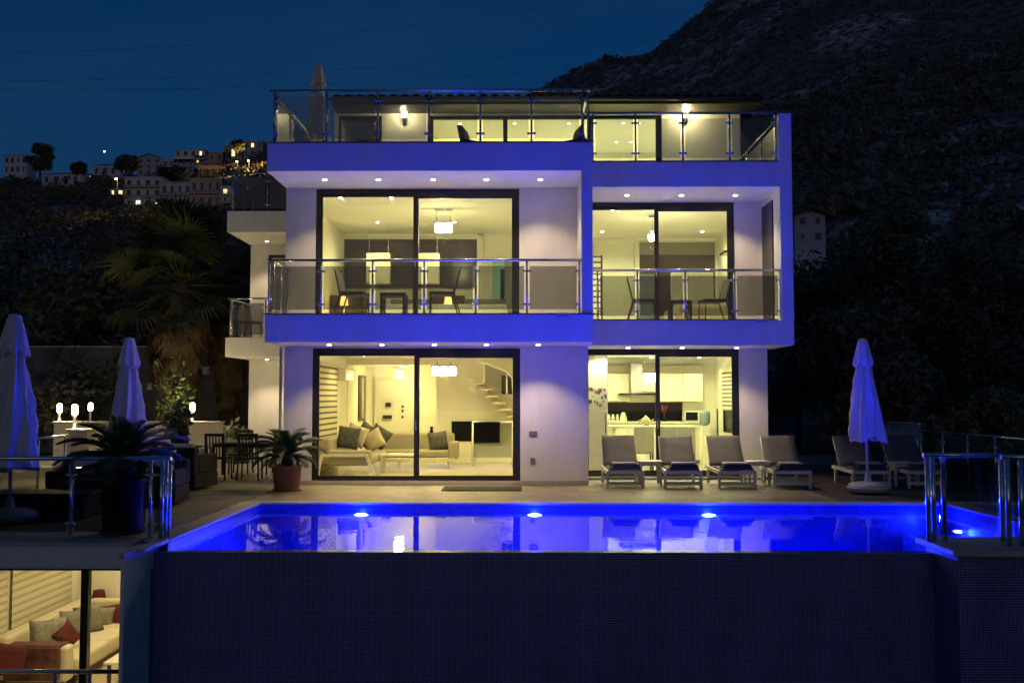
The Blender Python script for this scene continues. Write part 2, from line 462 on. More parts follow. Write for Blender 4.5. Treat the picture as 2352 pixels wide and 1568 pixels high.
def wall_with_opening(x0, x1, y0, y1, z0, z1, ox0, ox1, oz0, oz1, m=PLASTER, name='wall'):
    q = MB()
    if ox0 > x0: q.box(x0, ox0, y0, y1, z0, z1)
    if ox1 < x1: q.box(ox1, x1, y0, y1, z0, z1)
    if oz1 < z1: q.box(ox0, ox1, y0, y1, oz1, z1)
    if oz0 > z0: q.box(ox0, ox1, y0, y1, z0, oz0)
    return vp(name, q, m)
def sliding_door(x0, x1, y, z0, z1, split, top=(.07, .11), fw=.075, side=1):
    """dark aluminium two-leaf sliding window; right leaf sits forward with a thicker frame"""
    fr = MB(); d = .09
    fr.box(x0, x1, y, y+d, z1-fw, z1); fr.box(x0, x0+fw, y, y+d, z0, z1-fw); fr.box(x1-fw, x1, y, y+d, z0, z1-fw)
    fr.box(x0+fw, x1-fw, y, y+d, z0, z0+.055)
    f = vp('sliding_door', fr, BLACK)
    for (a, b2, yy, st, tp, bt) in ((x0+fw, split+.05, y+.055, .045, top[0], .06), (split-.05, x1-fw, y+.008, .07, top[1], .07)):
        lf = MB(); e = .04; zz0, zz1 = z0+.056, z1-fw-.001
        lf.box(a, b2, yy, yy+e, zz1-tp, zz1); lf.box(a, b2, yy, yy+e, zz0, zz0+bt)
        lf.box(a, a+st, yy, yy+e, zz0+bt, zz1-tp); lf.box(b2-st, b2, yy, yy+e, zz0+bt, zz1-tp)
        part('door_leaf', lf, BLACK, f)
        part('glass_pane', MB().box(a+st-.005, b2-st+.005, yy+.015, yy+.025, zz0+bt-.005, zz1-tp+.005), GLASS, f)
    part('door_handle', MB().box(split-.02, split+.0, y-.03, y+.008, z0+1.0, z0+1.18, .006), STEEL, f)
    return f
# ground floor left
GT = S1B
o0, o1 = XP(718, YW), XP(1195, YW)
wall_with_opening(LX, MX, YW, YW+.16, 0.0, GT+.002, o0, o1, .05, ZP(797, YW)-.02)
sliding_door(o0+.002, o1-.002, YW+.03, .052, ZP(797, YW)-.022, XP(957, YW))
vp('wall', MB().box(LX, LX+.16, YW+.16, YB, 0, GT), PLASTER)          # left side wall
vp('plinth', MB().box(LX-.012, MX+.012, YW-.014, YW-.001, 0.001, .085), COPING)
vp('door_sill', MB().box(o0-.03, o1+.03, YW-.05, YW-.015, .001, .048), COPING)
# ground floor right
g0, g1 = MX+.001, XP(1697, YW2)
GX = XP(1762, YW2)
wall_with_opening(MX+.001, GX, YW2, YW2+.16, 0.0, R1B+.002, g0, g1, .04, ZP(797, YW2)-.02)
sliding_door(g0+.002, g1-.002, YW2+.03, .042, ZP(797, YW2)-.022, XP(1511, YW2))
vp('wall', MB().box(GX-.16, GX-.001, YW2+.16, YB, 0, R1B), PLASTER)
vp('wall', MB().box(MX-.14, MX, YW+.16, YB, 0, GT), PLASTER_IN)        # party wall ground
# first floor left
u0, u1 = XP(722, YW), XP(1193, YW)
wall_with_opening(LX, MX, YW+.001, YW+.16, S1T-.02, S2B+.002, u0, u1, S1T, S2B-.01)
sliding_door(u0+.002, u1-.002, YW+.03, S1T+.002, S2B-.014, XP(953, YW))
vp('wall', MB().box(LX, LX+.16, YW+.16, YB, S1T-.01, S2B), PLASTER)
vp('wall', MB().box(MX-.14, MX, YW+.16, YB, S1T-.01, S2B), PLASTER_IN)
# first floor right
v1 = XP(1690, YW2)
wall_with_opening(MX+.001, xf2+.02, YW2, YW2+.16, R1T-.02, R2B+.002, MX+.002, v1, R1T, R2B-.01)
sliding_door(MX+.004, v1-.002, YW2+.03, R1T+.002, R2B-.014, XP(1511, YW2))
vp('wall', MB().box(RX-.2, RX, YW2+.201, YB, R1T-.01, R2B), PLASTER)
vp('wall', MB().box(LX, RX, YB, YB+.2, 0, S2T), PLASTER)              # rear wall
# left wing with its balconies
WX, WY = XP(522, 24.8, 500), 27.0
wz = S2T
vp('wall', MB().box(WX, LX-.002, WY, WY+.2, 0, S1B).box(WX, WX+.2, WY+.2, YB, 0, S1B), PLASTER)
dx0 = XP(613, WY)
vp('wall', MB().box(WX, dx0, WY, WY+.2, S1T, S2B).box(WX, WX+.2, WY+.2, YB, S1T, S2B).box(dx0, LX-.002, WY, WY+.2, S2B-.25, S2B), PLASTER)
f = vp('wing_window', MB().box(dx0+.002, dx0+.08, WY+.04, WY+.12, S1T, S2B-.252).box(dx0+.08, LX-.004, WY+.04, WY+.12, S2B-.33, S2B-.252), BLACK)
part('glass_pane', MB().box(dx0+.08, LX-.004, WY+.07, WY+.08, S1T, S2B-.33), GLASS, f)
LSB, LST = ZP(819, 24.8, 560), ZP(775, 24.8, 560)
LUB, LUT = ZP(533, 24.8, 560), ZP(485, 24.8, 560)
vp('balcony_slab', MB().box(WX, LX-.003, 24.8, YB, LSB, LST), PLASTER)
vp('balcony_slab', MB().box(WX, LX-.003, 24.8, YB, LUB, LUT), PLASTER)
# rainwater pipe and security cameras
vp('downpipe', MB().tube([(LX-.05, YW-.06, .02), (LX-.05, YW-.06, GT-.02)], .028, 10), mat('pale_pipe', (.45, .44, .46), .5))
vp('security_camera', MB().tube([(LX+.1, YW-.02, GT-.1), (LX+.1, YW-.2, GT-.06)], .012).tube([(LX+.08, YW-.24, GT-.07), (LX+.24, YW-.22, GT-.11)], .026, 10), MATS['pale_pipe'])
vp('security_camera', MB().tube([(RX+.01, YF2+.1, R1B+.12), (RX+.1, YF2+.05, R1B+.1)], .018).tube([(RX-.0, YF2-.06, R1B+.08), (RX+.14, YF2-.02, R1B+.16)], .035, 10), FLASH)
# switches on the facade
SWM = mat('grey_switch', (.18, .17, .2), .5)
for (px0, px1, py0, py1) in ((1215, 1234, 990, 1001), (1218, 1229, 1051, 1062)):
    p0, p1 = at(px0, py1, YW), at(px1, py0, YW)
    vp('wall_switch', MB().box(p0.x, p1.x, YW-.02, YW-.001, p0.z, p1.z, .004, 1), SWM)

# ------------------------------------------------------------------ railings
def railing(owner, pts_xy, posts, z, h=1.0, glass=TINT, name='balcony_railing', world=True, glass_on=True, gtop=.13, post_r=.02):
    """pts_xy: (a, b) ends; posts: fractions along. handrail is the part; posts, clamps and panes its sub-parts"""
    a, b = Vector((*pts_xy[0], 0)), Vector((*pts_xy[1], 0)); d = (b-a).normalized(); L_ = (b-a).length
    q = MB().tube([a+Vector((0, 0, z+h-.02))-d*.04, b+Vector((0, 0, z+h-.02))+d*.04], .026, 10)
    rail = part(name, q, STEEL, owner, world)
    sub = dict(parent=rail)
    ps = [a+d*(L_*t_) for t_ in posts]
    nrm = Vector((-d.y, d.x, 0))
    for p in ps:
        part('post', MB().tube([p+Vector((0, 0, z)), p+Vector((0, 0, z+h-.03))], post_r, 10).tube([p+Vector((0, 0, z)), p+Vector((0, 0, z+.012))], .045, 12), STEEL, rail)
    if glass_on:
        for p, p2 in zip(ps[:-1], ps[1:]):
            u = (p2-p).normalized(); A = p+u*.05; B = p2-u*.05
            g = MB(); n_ = nrm*.005
            lo, hi = z+.075, z+h-gtop
            vs = [A-n_, B-n_, B+n_, A+n_]
            g.prism([(v.x, v.y) for v in vs], (lo, hi), 'Z')
            part('glass_panel', g, glass, rail)
            for e, s_ in ((A, 1), (B, -1)):
                for zz in (z+.17, z+h-.22):
                    c0 = e-u*s_*.04; c1 = e+u*s_*.03
                    part('clamp', MB().tube([c0+Vector((0, 0, zz)), c1+Vector((0, 0, zz))], .021, 8), STEEL, rail)
    return rail
def fr_of(pxs, Y, x0, x1): return [(XP(p, Y, 500)-x0)/(x1-x0) for p in pxs]
y_ = YF+.07
a0, a1 = LX+.06, xf-.02
railing(V, ((a0, y_), (a1, y_)), fr_of((620, 738, 857, 975, 1093, 1210, 1330), y_, a0, a1), S1T+.02)
railing(V, ((a0+.02, y_+.15), (a0+.02, YW-.05)), (.05, .5, .95), S1T+.02)
a1b = MX-.06
railing(V, ((a0, y_), (a1b, y_)), fr_of((627, 748, 866, 984, 1103, 1221, 1338), y_, a0, a1b), S2T+.02, glass=TINTG)
railing(V, ((a0+.02, y_+.12), (a0+.02, 24.3)), (.02, .2, .4, .6, .8, .98), S2T+.02)
railing(V, ((a1b, y_+.12), (a1b, YF2+.02)), (.05, .95), S2T+.02)
y2 = YF2+.07
b0, b1 = MX+.05, xf2-.02
railing(V, ((b0, y2), (b1, y2)), fr_of((1372, 1463, 1572, 1685, 1790), y2, b0, b1), R1T+.02)
railing(V, ((b0, y2), (RX-.22, y2)), fr_of((1362, 1461, 1570, 1678, 1785), y2, b0, RX-.22), R2T+.02, glass=TINTG)
railing(V, ((RX-.14, y2+.35), (RX-.14, 24.3)), (.02, .33, .66, .98), R2T+.02)
for zt in (LST, LUT):
    railing(V, ((WX+.06, 24.87), (LX-.05, 24.87)), (.015, .35, .68, .98), zt+.002)
    railing(V, ((WX+.08, 25.0), (WX+.08, WY-.05)), (.04, .5, .96), zt+.002)

# ------------------------------------------------------------------ soffit downlights (parts of the villa)
def downlight(x, y, z, power=84, cone=108, blend=.6, col=SPOTC, r=.045, soft=.03):
    o = vp('downlight', MB().lathe([(r+.02, z-.001), (r+.02, z-.012), (r, z-.014), (r, z-.003)], (x, y, 0), 16), STEEL)
    part('lens', MB().lathe([(r, z-.006), (r*.9, z-.022), (r*.5, z-.030), (.001, z-.032)], (x, y, 0), 14), SPOT_E, o)
    lamp('downlight_lamp', 'SPOT', (x, y, z-.05), power, col, o, soft, cone, blend, aim=(x, y, z-1))
    return o
for px in (746, 869, 995, 1117, 1241):
    p = on(px, 411, S2B); downlight(p.x, p.y, S2B)
for px in (1440, 1565, 1689):
    p = on(px, 447, R2B); downlight(p.x, p.y, R2B)
for px in (743, 868, 992, 1115, 1237):
    p = on(px, 786.5, S1B); downlight(p.x, 18.72, S1B)
for px in (1443, 1567, 1692):
    p = on(px, 793, R1B); downlight(XP(px, 20.3), 20.3, R1B)
downlight(XP(613, 26.2, 543), 26.2, LUB, 90); downlight(XP(613, 26.2, 818), 26.2, LSB, 90)

# ------------------------------------------------------------------ top floor and roof
YT = 24.5
TX0, TX1 = XP(768, YT, 280), XP(1700, YT, 280)
TZ0 = S2T; EZ = ZP(243, YT)
def tw(px0, px1): return XP(px0, YT, 290), XP(px1, YT, 290)
wt = MB()
for (a, b) in ((877, 985), (1520, 1700)): q0, q1 = tw(a, b); wt.box(q0, q1, YT, YT+.16, TZ0, EZ)
wt.box(TX0, TX0+.1, YT, YT+.16, TZ0, EZ)
zt1 = ZP(265, YT)
for (a, b) in ((985, 1520), (770, 877)): q0, q1 = tw(a, b); wt.box(q0, q1, YT+.002, YT+.15, zt1, EZ)
vp('wall', wt, PLASTER)
vp('wall', MB().box(TX0, TX0+.16, YT+.16, YB, TZ0, EZ), PLASTER); vp('wall', MB().box(TX1-.16, TX1, YT+.16, YB, TZ0, EZ), PLASTER)
vp('wall', MB().box(TX0, TX1, YB-.2, YB-.001, TZ0, EZ+.3), PLASTER)
for (a, b, cuts) in ((772, 877, ()), (985, 1350, (1161,)), (1350, 1520, (1512,))):
    q0, q1 = tw(a, b); fr = MB()
    fr.box(q0+.001, q1-.001, YT+.03, YT+.11, zt1-.09, zt1-.001)
    ed = [q0+.001]+[tw(c, c)[0]-.06 for c in cuts]+[q1-.11]
    for e in ed: fr.box(e, e+.11, YT+.03, YT+.11, TZ0, zt1-.09)
    f = vp('terrace_door', fr, BLACK)
    for e, e2 in zip(ed[:-1], ed[1:]):
        part('glass_pane', MB().box(e+.11, e2, YT+.065, YT+.075, TZ0, zt1-.09), GLASS, f)
# roof: eave board, gutter, pan tiles
EY = 23.75
ez0, ez1 = ZP(240, EY), ZP(226, EY)
RX0, RX1 = XP(762, EY, 230), XP(1748, EY, 230)
roofm = mat('roof_clay', (.16, .085, .06), .8, var=.25, scale=9, rnd=.2)
q = MB().prism([(EY, ez0), (EY, ez1), (YB+.6, ez1+1.6), (YB+.6, ez0)], (RX0, RX1), 'X')
roof = vp('roof', q, mat('eave_board', (.05, .045, .045), .6))
part('gutter', MB().tube([(RX0-.05, EY-.05, ez1-.03), (RX1+.05, EY-.05, ez1-.03)], .055, 10), FLASH, roof)
n = 38; sp = (RX1-RX0)/n; sl = 1.6/(YB+.6-EY)
tm = {}
for k in range(3):
    for i in range(n):
        if 't' not in tm:
            q = MB(); vs = []; N_ = 7
            for (yy, rr) in ((0, .115), (.48, .1)):
                for j in range(N_):
                    a = math.pi*j/(N_-1); vs += [(math.cos(a)*rr, yy, math.sin(a)*rr*.75+yy*sl), (math.cos(a)*(rr-.016), yy, math.sin(a)*(rr-.016)*.75+yy*sl)]
            fs = []
            for j in range(N_-1):
                b_ = 2*j; c_ = 2*N_+2*j
                fs += [(b_, b_+2, c_+2, c_), (b_+1, c_+1, c_+3, b_+3), (b_, b_+1, b_+3, b_+2)]
            q._faces(vs, fs, True); tm['t'] = q.mesh('roof_tile', roofm)
        o = link(bpy.data.objects.new('roof_tile', tm['t'])); o.parent = roof
        o.location = (RX0+(i+.5)*sp, EY-.06+.42*k, ez1+.01+.42*k*sl+.012*k+random.uniform(-.004, .004)); o.rotation_euler = (0, 0, random.uniform(-.02, .02))
# wall lanterns on the top floor wall
LANT = mat('lantern_metal', (.03, .03, .03), .4)
for px, lab in ((930, 'small lit glass wall lantern on the left top floor wall'), (1573, 'small lit glass wall lantern on the right top floor wall')):
    p = at(px, 258, YT); z0 = p.z-.16
    w = thing('wall_lantern', lab, 'wall lamp', (p.x, YT-.002, z0), group='wall lanterns of the top floor')
    part('bracket', MB().box(-.05, .05, -.025, 0, -.16, .02, .004, 1).tube([(0, -.02, -.08), (0, -.1, -.1), (0, -.12, -.02)], .014), LANT, w)
    part('lamp_glass', MB().lathe([(.055, 0), (.07, .02), (.085, .2), (.08, .205)], (0, -.12, 0), 14), LAMP_E, w)
    part('cap', MB().lathe([(.1, .206), (.1, .22), (.02, .25)], (0, -.12, 0), 14), LANT, w)
    lamp('lantern_lamp', 'POINT', (0, -.3, .14), 75, (1, .8, .35), w, .06, world=False)

# ------------------------------------------------------------------ rooms: linings, ceilings, floors
def room(x0, x1, y0, y1, z0, z1, wallm=PLASTER_IN, back=True, floor=FLOORIN, left=True, right=True):
    e = .012
    if left: vp('room_lining', MB().box(x0, x0+e, y0, y1, z0, z1), wallm)
    if right: vp('room_lining', MB().box(x1-e, x1, y0, y1, z0, z1), wallm)
    if back: vp('room_lining', MB().box(x0, x1, y1, y1+.1, z0, z1), wallm)
    vp('room_ceiling', MB().box(x0, x1, y0, y1, z1-e, z1), CEIL)
    vp('room_floor', MB().box(x0, x1, y0, y1, z0, z0+e), floor)
def inlight(x, y, z, power, cone=150, col=WARM): return downlight(x, y, z, power, cone, .6, col, .04, .05)
A0, A1 = LX+.17, MX-.15
B0, B1 = MX+.01, GX-.17
# living room with hall behind on the left
room(A0, A1, YW+.165, 25.5, .035, GT-.004, back=False)
room(A0, -2.2, 25.601, 28.6, .036, GT-.13, right=True)
vp('room_lining', MB().box(-2.2, A1, 25.5, 25.6, .035, GT-.004).box(A0, -2.2, 25.5, 25.6, GT-.18, GT-.004), PLASTER_IN)
room(B0, B1, YW2+.165, 25.9, .03, R1B-.004)
room(A0, A1, YW+.165, 25.0, S1T-.01, S2B-.004)
room(B0, RX-.21, YW2+.165, 26.0, R1T-.008, R2B-.004)
CE = ez0-.01
room(TX0+.17, TX1-.17, YT+.17, 28.5, TZ0+.002, CE)
vp('room_lining', MB().box(XP(985, 25.5, 290), XP(985, 25.5, 290)+.1, YT+.17, 28.5, TZ0+.01, CE-.013), PLASTER_IN)
room(WX+.21, LX-.01, WY+.21, YB-.01, S1T, S2B-.003)
for (xs, ys, z, p) in (((-3.7, -2.2, -.7, .5), (20.35, 23.2), GT-.016, 98), ((1.75, 3.2, 4.4), (21.5, 23.2, 24.8), R1B-.016, 74),
                       ((-3.75, -2.7, -1.62, -.63), (20.3,), S2B-.016, 88), ((-3.4, -1.6, .2), (23.2,), S2B-.016, 88),
                       ((2.0, 3.25, 4.5), (21.9, 24.8), R2B-.016, 72), ((-1.6, -.2, 1.2, 2.6, 3.0), (25.3, 27.2), CE-.016, 170)):
    for y in ys:
        for x in xs: inlight(x, y, z, p, col=WARM if z < GT and xs[0] < 0 else PALE)
# coving round the ceilings and skirting on the back walls
for (x0, x1, yb, zc_, zf) in ((A0+.013, A1-.013, 25.0, S2B-.016, S1T+.003), (B0+.013, RX-.223, 26.0, R2B-.016, R1T+.005), (-2.19, A1-.013, 25.5, GT-.016, .048), (B0+.013, B1-.013, 25.9, R1B-.016, .043)):
    for k, (dz, dd) in enumerate(((.05, .09), (.10, .055), (.14, .03))): vp('coving', MB().box(x0, x1, yb-dd, yb-.001, zc_-dz, zc_-dz+.045), CEIL)
    vp('skirting', MB().box(x0, x1, yb-.018, yb-.001, zf, zf+.10), CEIL)
for (x, y, zz) in ((xf-.35, YF+.03, S1T), (xf2-.4, YF2+.03, R1T)): vp('drain_outlet', MB().box(x-.12, x+.12, y-.08, y-.06, zz-.045, zz+.02), COPING)
inlight(-3.3, 27.2, GT-.146, 100)
inlight(-5.6, 28.4, S2B-.016, 50)
# ================================================================== LAND: slope with the town, mountain
def interp(tab, x):
    if x <= tab[0][0]: return tab[0][1]
    for (a, b), (c, d) in zip(tab[:-1], tab[1:]):
        if x <= c: return b+(d-b)*(x-a)/(c-a)
    return tab[-1][1]
ETOP = ((-.9, .20), (-.6, .220), (-.5, .223), (-.35, .229), (-.26, .247), (-.1, .27), (0, .303), (.006, .307), (.0875, .347), (.131, .364), (.175, .386), (.197, .40), (.25, .44), (.35, .5), (.6, .55), (1.2, .5))
PL = ((0, 0), (.12, .0), (.25, .06), (.42, .26), (.65, .55), (.88, .86), (1, 1), (1.25, .95), (3, .3), (6, 0))
PR = ((0, 0), (.042, 0), (.1, .035), (.25, .15), (.45, .33), (.7, .62), (1, 1), (1.2, .95), (2, .6))
def land(X, Y):
    r = max(Y, 1.0); a = X/r
    w = min(1, max(0, (a+.28)/.32)); w = w*w*(3-2*w)
    rt = 500*(1-w)+900*w
    t = r/rt
    z = interp(ETOP, a)*rt*(interp(PL, t)*(1-w)+interp(PR, t)*w)
    k = min(1, max(0, (r-60)/200))
    if k > 0:
        n = noise.fractal(Vector((X*.013, Y*.013, 3.1)), .75, 2.2, 6)
        rg = 1-abs(noise.fractal(Vector((X*.006+9, Y*.006, 1.7)), 1.0, 2.0, 4))
        z += k*(n*r*.010+(rg-.75)*r*.022*w)
    return z-1.0
def mountain_mat():
    m = bpy.data.materials.new('mountain_scrub'); m.use_nodes = True
    nt = m.node_tree; N = nt.nodes; L = nt.links; b = N['Principled BSDF']; b.inputs['Roughness'].default_value = .95
    g = N.new('ShaderNodeNewGeometry')
    n1 = N.new('ShaderNodeTexNoise'); n1.inputs['Scale'].default_value = .012; n1.inputs['Detail'].default_value = 9; n1.inputs['Roughness'].default_value = .62
    n2 = N.new('ShaderNodeTexNoise'); n2.inputs['Scale'].default_value = .16; n2.inputs['Detail'].default_value = 6; n2.inputs['Roughness'].default_value = .7
    L.new(g.outputs[0], n1.inputs[0]); L.new(g.outputs[0], n2.inputs[0])
    r1 = N.new('ShaderNodeMapRange'); r1.inputs[1].default_value = .50; r1.inputs[2].default_value = .62; L.new(n1.outputs[0], r1.inputs[0])
    r2 = N.new('ShaderNodeMapRange'); r2.inputs[1].default_value = .42; r2.inputs[2].default_value = .6; L.new(n2.outputs[0], r2.inputs[0])
    mx = N.new('ShaderNodeMix'); mx.data_type = 'RGBA'; mx.inputs[6].default_value = (.075, .07, .068, 1); mx.inputs[7].default_value = (.26, .235, .23, 1); L.new(r2.outputs[0], mx.inputs[0])
    mu = N.new('ShaderNodeMath'); mu.operation = 'MULTIPLY'; L.new(r1.outputs[0], mu.inputs[0]); L.new(r2.outputs[0], mu.inputs[1])
    m2 = N.new('ShaderNodeMix'); m2.data_type = 'RGBA'; L.new(mx.outputs[2], m2.inputs[6]); m2.inputs[7].default_value = (.8, .74, .72, 1); L.new(mu.outputs[0], m2.inputs[0])
    L.new(m2.outputs[2], b.inputs['Base Color'])
    bp = N.new('ShaderNodeBump'); bp.inputs['Strength'].default_value = 1.0; bp.inputs['Distance'].default_value = 4.0
    L.new(n2.outputs[0], bp.inputs['Height']); L.new(bp.outputs[0], b.inputs['Normal'])
    return m
MTN = mountain_mat()
q = MB(); NA, NR = 420, 260
vs = []; fs = []
for j in range(NR+1):
    r = 31*(1900/31.0)**(j/NR)
    for i in range(NA+1):
        a = -.95+1.95*i/NA
        vs.append((a*r, r, land(a*r, r)))
for j in range(NR):
    for i in range(NA):
        k = j*(NA+1)+i; fs.append((k, k+1, k+NA+2, k+NA+1))
q._faces(vs, fs, True)
struct('hillside', q, MTN)
q = MB(); q.quad((-3000, -300, GZ-.02), (3000, -300, GZ-.02), (3000, 4000, GZ-.02), (-3000, 4000, GZ-.02))
struct('ground', q, ground_m)
# flat yard round the house, between terrace and slope
q = MB(); q.quad((-30, TY0+.5, -.2), (-14, TY0+.5, -.2), (-14, 31.5, -.2), (-30, 31.5, -.2))
q.quad((9.1, 11.5, -.35), (40, 11.5, -.35), (40, 31.5, -.35), (9.1, 31.5, -.35)); q.quad((-30, 30, -.27), (40, 30, -.27), (40, 34, -.27), (-30, 34, -.27))
struct('yard', q, ground_m)
# scrub on the slopes: one mass of bushes
SCRUB = mat('scrub_leaves', (.11, .11, .09), .9, var=.5, scale=.35, coord='World')
def hit(px, py, y0=40, y1=1800):
    v = ray(px, py); Y = y0
    while Y < y1:
        s = Y/v.y
        if CAM_Z+v.z*s <= land(v.x*s, Y): return Vector((v.x*s, Y, land(v.x*s, Y)))
        Y *= 1.006
    return None
def tuft(vs, fs, c, r, n, h=.75):
    for _ in range(n):
        d = Vector((random.gauss(0, 1), random.gauss(0, 1), random.gauss(0, 1))); d.normalize(); d.z = abs(d.z)*1.0
        p = Vector(c)+Vector((d.x*r, d.y*r, d.z*r*h))*random.uniform(.55, 1.0)
        u = Vector((random.gauss(0, 1), random.gauss(0, 1), random.gauss(0, 1))).normalized(); w = u.cross(Vector((random.random()-.5, random.random()-.5, random.random()-.5))).normalized()
        s = r*(random.uniform(.28, .5) if n < 20 else random.uniform(.12, .26)); b = len(vs)
        vs += [p-u*s, p+w*s*.7, p+u*s, p-w*s*.7]; fs.append((b, b+1, b+2, b+3))
vs = []; fs = []
rs = random.Random(11)
for _ in range(11000):
    r = 60*(14.0)**rs.random(); a = rs.uniform(-.62, .62)
    X, Y = a*r, r
    tuft(vs, fs, (X, Y, land(X, Y)-.2), rs.uniform(.0028, .006)*r+.2, 7)
for _ in range(13000):     # scrub on the far mountain face
    r = rs.uniform(330, 960); a = rs.uniform(-.06, .62); X, Y = a*r, r
    tuft(vs, fs, (X, Y, land(X, Y)-.3), rs.uniform(.0012, .0034)*r, 6)
for _ in range(1500):      # woods on the near slopes
    left = rs.random() < .68
    r = rs.uniform(95, 470) if left else rs.uniform(60, 330); a = rs.uniform(-.64, -.2) if left else rs.uniform(.22, .62)
    X, Y = a*r, r
    tuft(vs, fs, (X, Y, land(X, Y)-.3), rs.uniform(1.6, 3.4)+r*.004, 34, 1.0)
q = MB(); q._faces(vs, fs)
o = part('scrub', q.mesh('scrub', SCRUB, False), None); o['kind'] = 'stuff'; o['label'] = 'dark scrub bushes covering the hillside and mountain'; o['category'] = 'bushes'

# ------------------------------------------------------------------ far houses
HW = mat('house_render', (.46, .47, .54), .9, var=.18, scale=.5, rnd=.35)
HWC = mat('house_render_warm', (.40, .30, .21), .9, var=.1, scale=.4)
HR = mat('house_tile_roof', (.10, .055, .042), .9, var=.2, scale=1)
HD = mat('house_dark_glass', (.015, .017, .022), .2)
HLIT = emit_mat('house_window_lit', (1, .72, .30), 1.6)
HLITC = emit_mat('house_window_white', (.75, 1, .75), 1.3)
def house(px0, px1, py0, py1, label, roof='flat', storeys=2, wins=4, lit=(), Y=None, deep=9, wall=HW, lm=HLIT, balc=False, rz=0.0, name='hill_house'):
    """footprint from photo box (base at py1), standing on the slope"""
    pc = hit((px0+px1)/2, py1)
    Yh = Y or (pc.y if pc else 470)
    A, B = at(px0, py1, Yh), at(px1, py0, Yh)
    w = B.x-A.x; h = B.z-A.z; base = A.z
    t = thing(name, label, 'house', ((A.x+B.x)/2, Yh, base), rz, 'houses on the hillside')
    rh = h*.22 if roof != 'flat' else 0
    part('wall', MB().box(-w/2, w/2, 0, deep, -2.5, h-rh), wall, t)
    ov = .5
    if roof == 'hip':
        q = MB(); z0 = h-rh; vs = [(-w/2-ov, -ov, z0), (w/2+ov, -ov, z0), (w/2+ov, deep+ov, z0), (-w/2-ov, deep+ov, z0), (-w/4, deep/2, h), (w/4, deep/2, h)]
        q._faces(vs, [(0, 1, 5, 4), (1, 2, 5), (2, 3, 4, 5), (3, 0, 4), (3, 2, 1, 0)]); part('roof', q, HR, t)
    elif roof == 'gable':
        q = MB().prism([(-w/2-ov, h-rh-.1), (0, h), (w/2+ov, h-rh-.1), (w/2+ov, h-rh-.35), (0, h-.3), (-w/2-ov, h-rh-.35)], (-ov, deep+ov), 'Y'); part('roof', q, HR, t)
        part('gable', MB().prism([(-w/2, h-rh), (0, h-.3), (w/2, h-rh)], (.02, .3), 'Y'), wall, t)
    else:
        part('roof', MB().box(-w/2-.25, w/2+.25, -.35, deep, h, h+.3), wall, t)
    sh = (h-rh)/storeys
    k = 0
    for s in range(storeys):
        for i in range(wins):
            x = -w/2+w*(i+.5)/wins; ww = w/wins*(.34, .52, .44)[(i+s) % 3]; z = s*sh+sh*.22
            f = part('window', MB().box(x-ww/2, x+ww/2, -.05, .02, z, z+sh*.56), HW, t)
            part('pane', MB().box(x-ww/2+.08, x+ww/2-.08, -.07, -.051, z+.08, z+sh*.56-.08), lm if k in lit else HD, f)
            k += 1
        if balc:
            part('balcony', MB().box(-w/2, w/2*.9, -1.6, -.001, s*sh-.15, s*sh+.1), wall, t)
            part('balcony_rail', MB().box(-w/2, w/2*.9, -1.6, -1.55, s*sh+.1, s*sh+.95), TINTG, t)
    return t
house(8, 62, 357, 400, 'pale box house left of the tall dark tree on the ridge', wins=4)
house(96, 185, 392, 425, 'low pale hip roofed house right of the tall dark ridge tree', 'hip', 1, 4)
house(212, 290, 372, 405, 'small pale hip roofed house below the white mast light', 'hip', 1, 4)
house(313, 372, 352, 402, 'white three storey house with low gable on the ridge', 'gable', 3, 3)
house(372, 445, 366, 402, 'long white terraced house beside the gabled ridge house', 'flat', 2, 5, balc=True)
house(400, 470, 338, 362, 'red roofed house with one lit window near the ridge top', 'hip', 1, 4, (3,))
house(478, 530, 345, 372, 'brown house in warm street light on the ridge', 'hip', 1, 3, wall=HWC)
house(512, 560, 336, 366, 'house with bright lit window above the street lamp', 'flat', 1, 3, (1,), wall=HWC)
house(556, 604, 325, 360, 'tall pale house at the ridge end by the villa', 'flat', 2, 3, (4,))
house(455, 525, 382, 405, 'low brown wall fronted house lit orange by the street lamp', 'flat', 1, 5, wall=HWC)
house(285, 372, 408, 478, 'large bluish white apartment block with balconies and two lit ground windows', 'flat', 3, 4, (1, 3), balc=True, lm=HLITC, deep=12)
house(368, 440, 420, 478, 'pale stepped apartment block next to the large bluish block', 'flat', 2, 4, balc=True)
house(436, 510, 412, 478, 'right end pale block with long flat canopy above the palm', 'flat', 2, 4, balc=True)
for (a, b, c, d, lab, rf, st, w_, li, ba) in (
    (188, 214, 398, 414, 'tiny pale house between the ridge bush and the mast', 'gable', 1, 2, (1,), False), (446, 478, 352, 376, 'narrow pale house in the gap of the upper ridge row', 'hip', 2, 2, (0,), True),
    (526, 548, 372, 392, 'small shed like house under the two street lamps', 'gable', 1, 2, (), False), (250, 286, 428, 452, 'small warm lit house left of the bluish block', 'gable', 1, 2, (0, 1), False),
    (60, 112, 404, 424, 'low roof among dark trees at the left ridge', 'hip', 1, 3, (2,), False), (508, 545, 430, 468, 'pale narrow block right of the long flat canopy', 'flat', 2, 2, (2,), True), (545, 600, 400, 440, 'dim stepped house just left of the upper balcony', 'hip', 2, 3, (1,), True)):
    house(a, b, c, d, lab, rf, st, w_, li, balc=ba, deep=7)
house(118, 260, 735, 800, 'low dim building behind the left garden wall', 'hip', 1, 4, Y=58)
house(1826, 1895, 470, 560, 'white gabled house half hidden by the villa corner', 'gable', 2, 2, Y=62, deep=12)
house(1880, 1945, 480, 512, 'low house with bright lit window strip right of the villa', 'flat', 1, 3, (0, 1), Y=110, lm=HLITC)
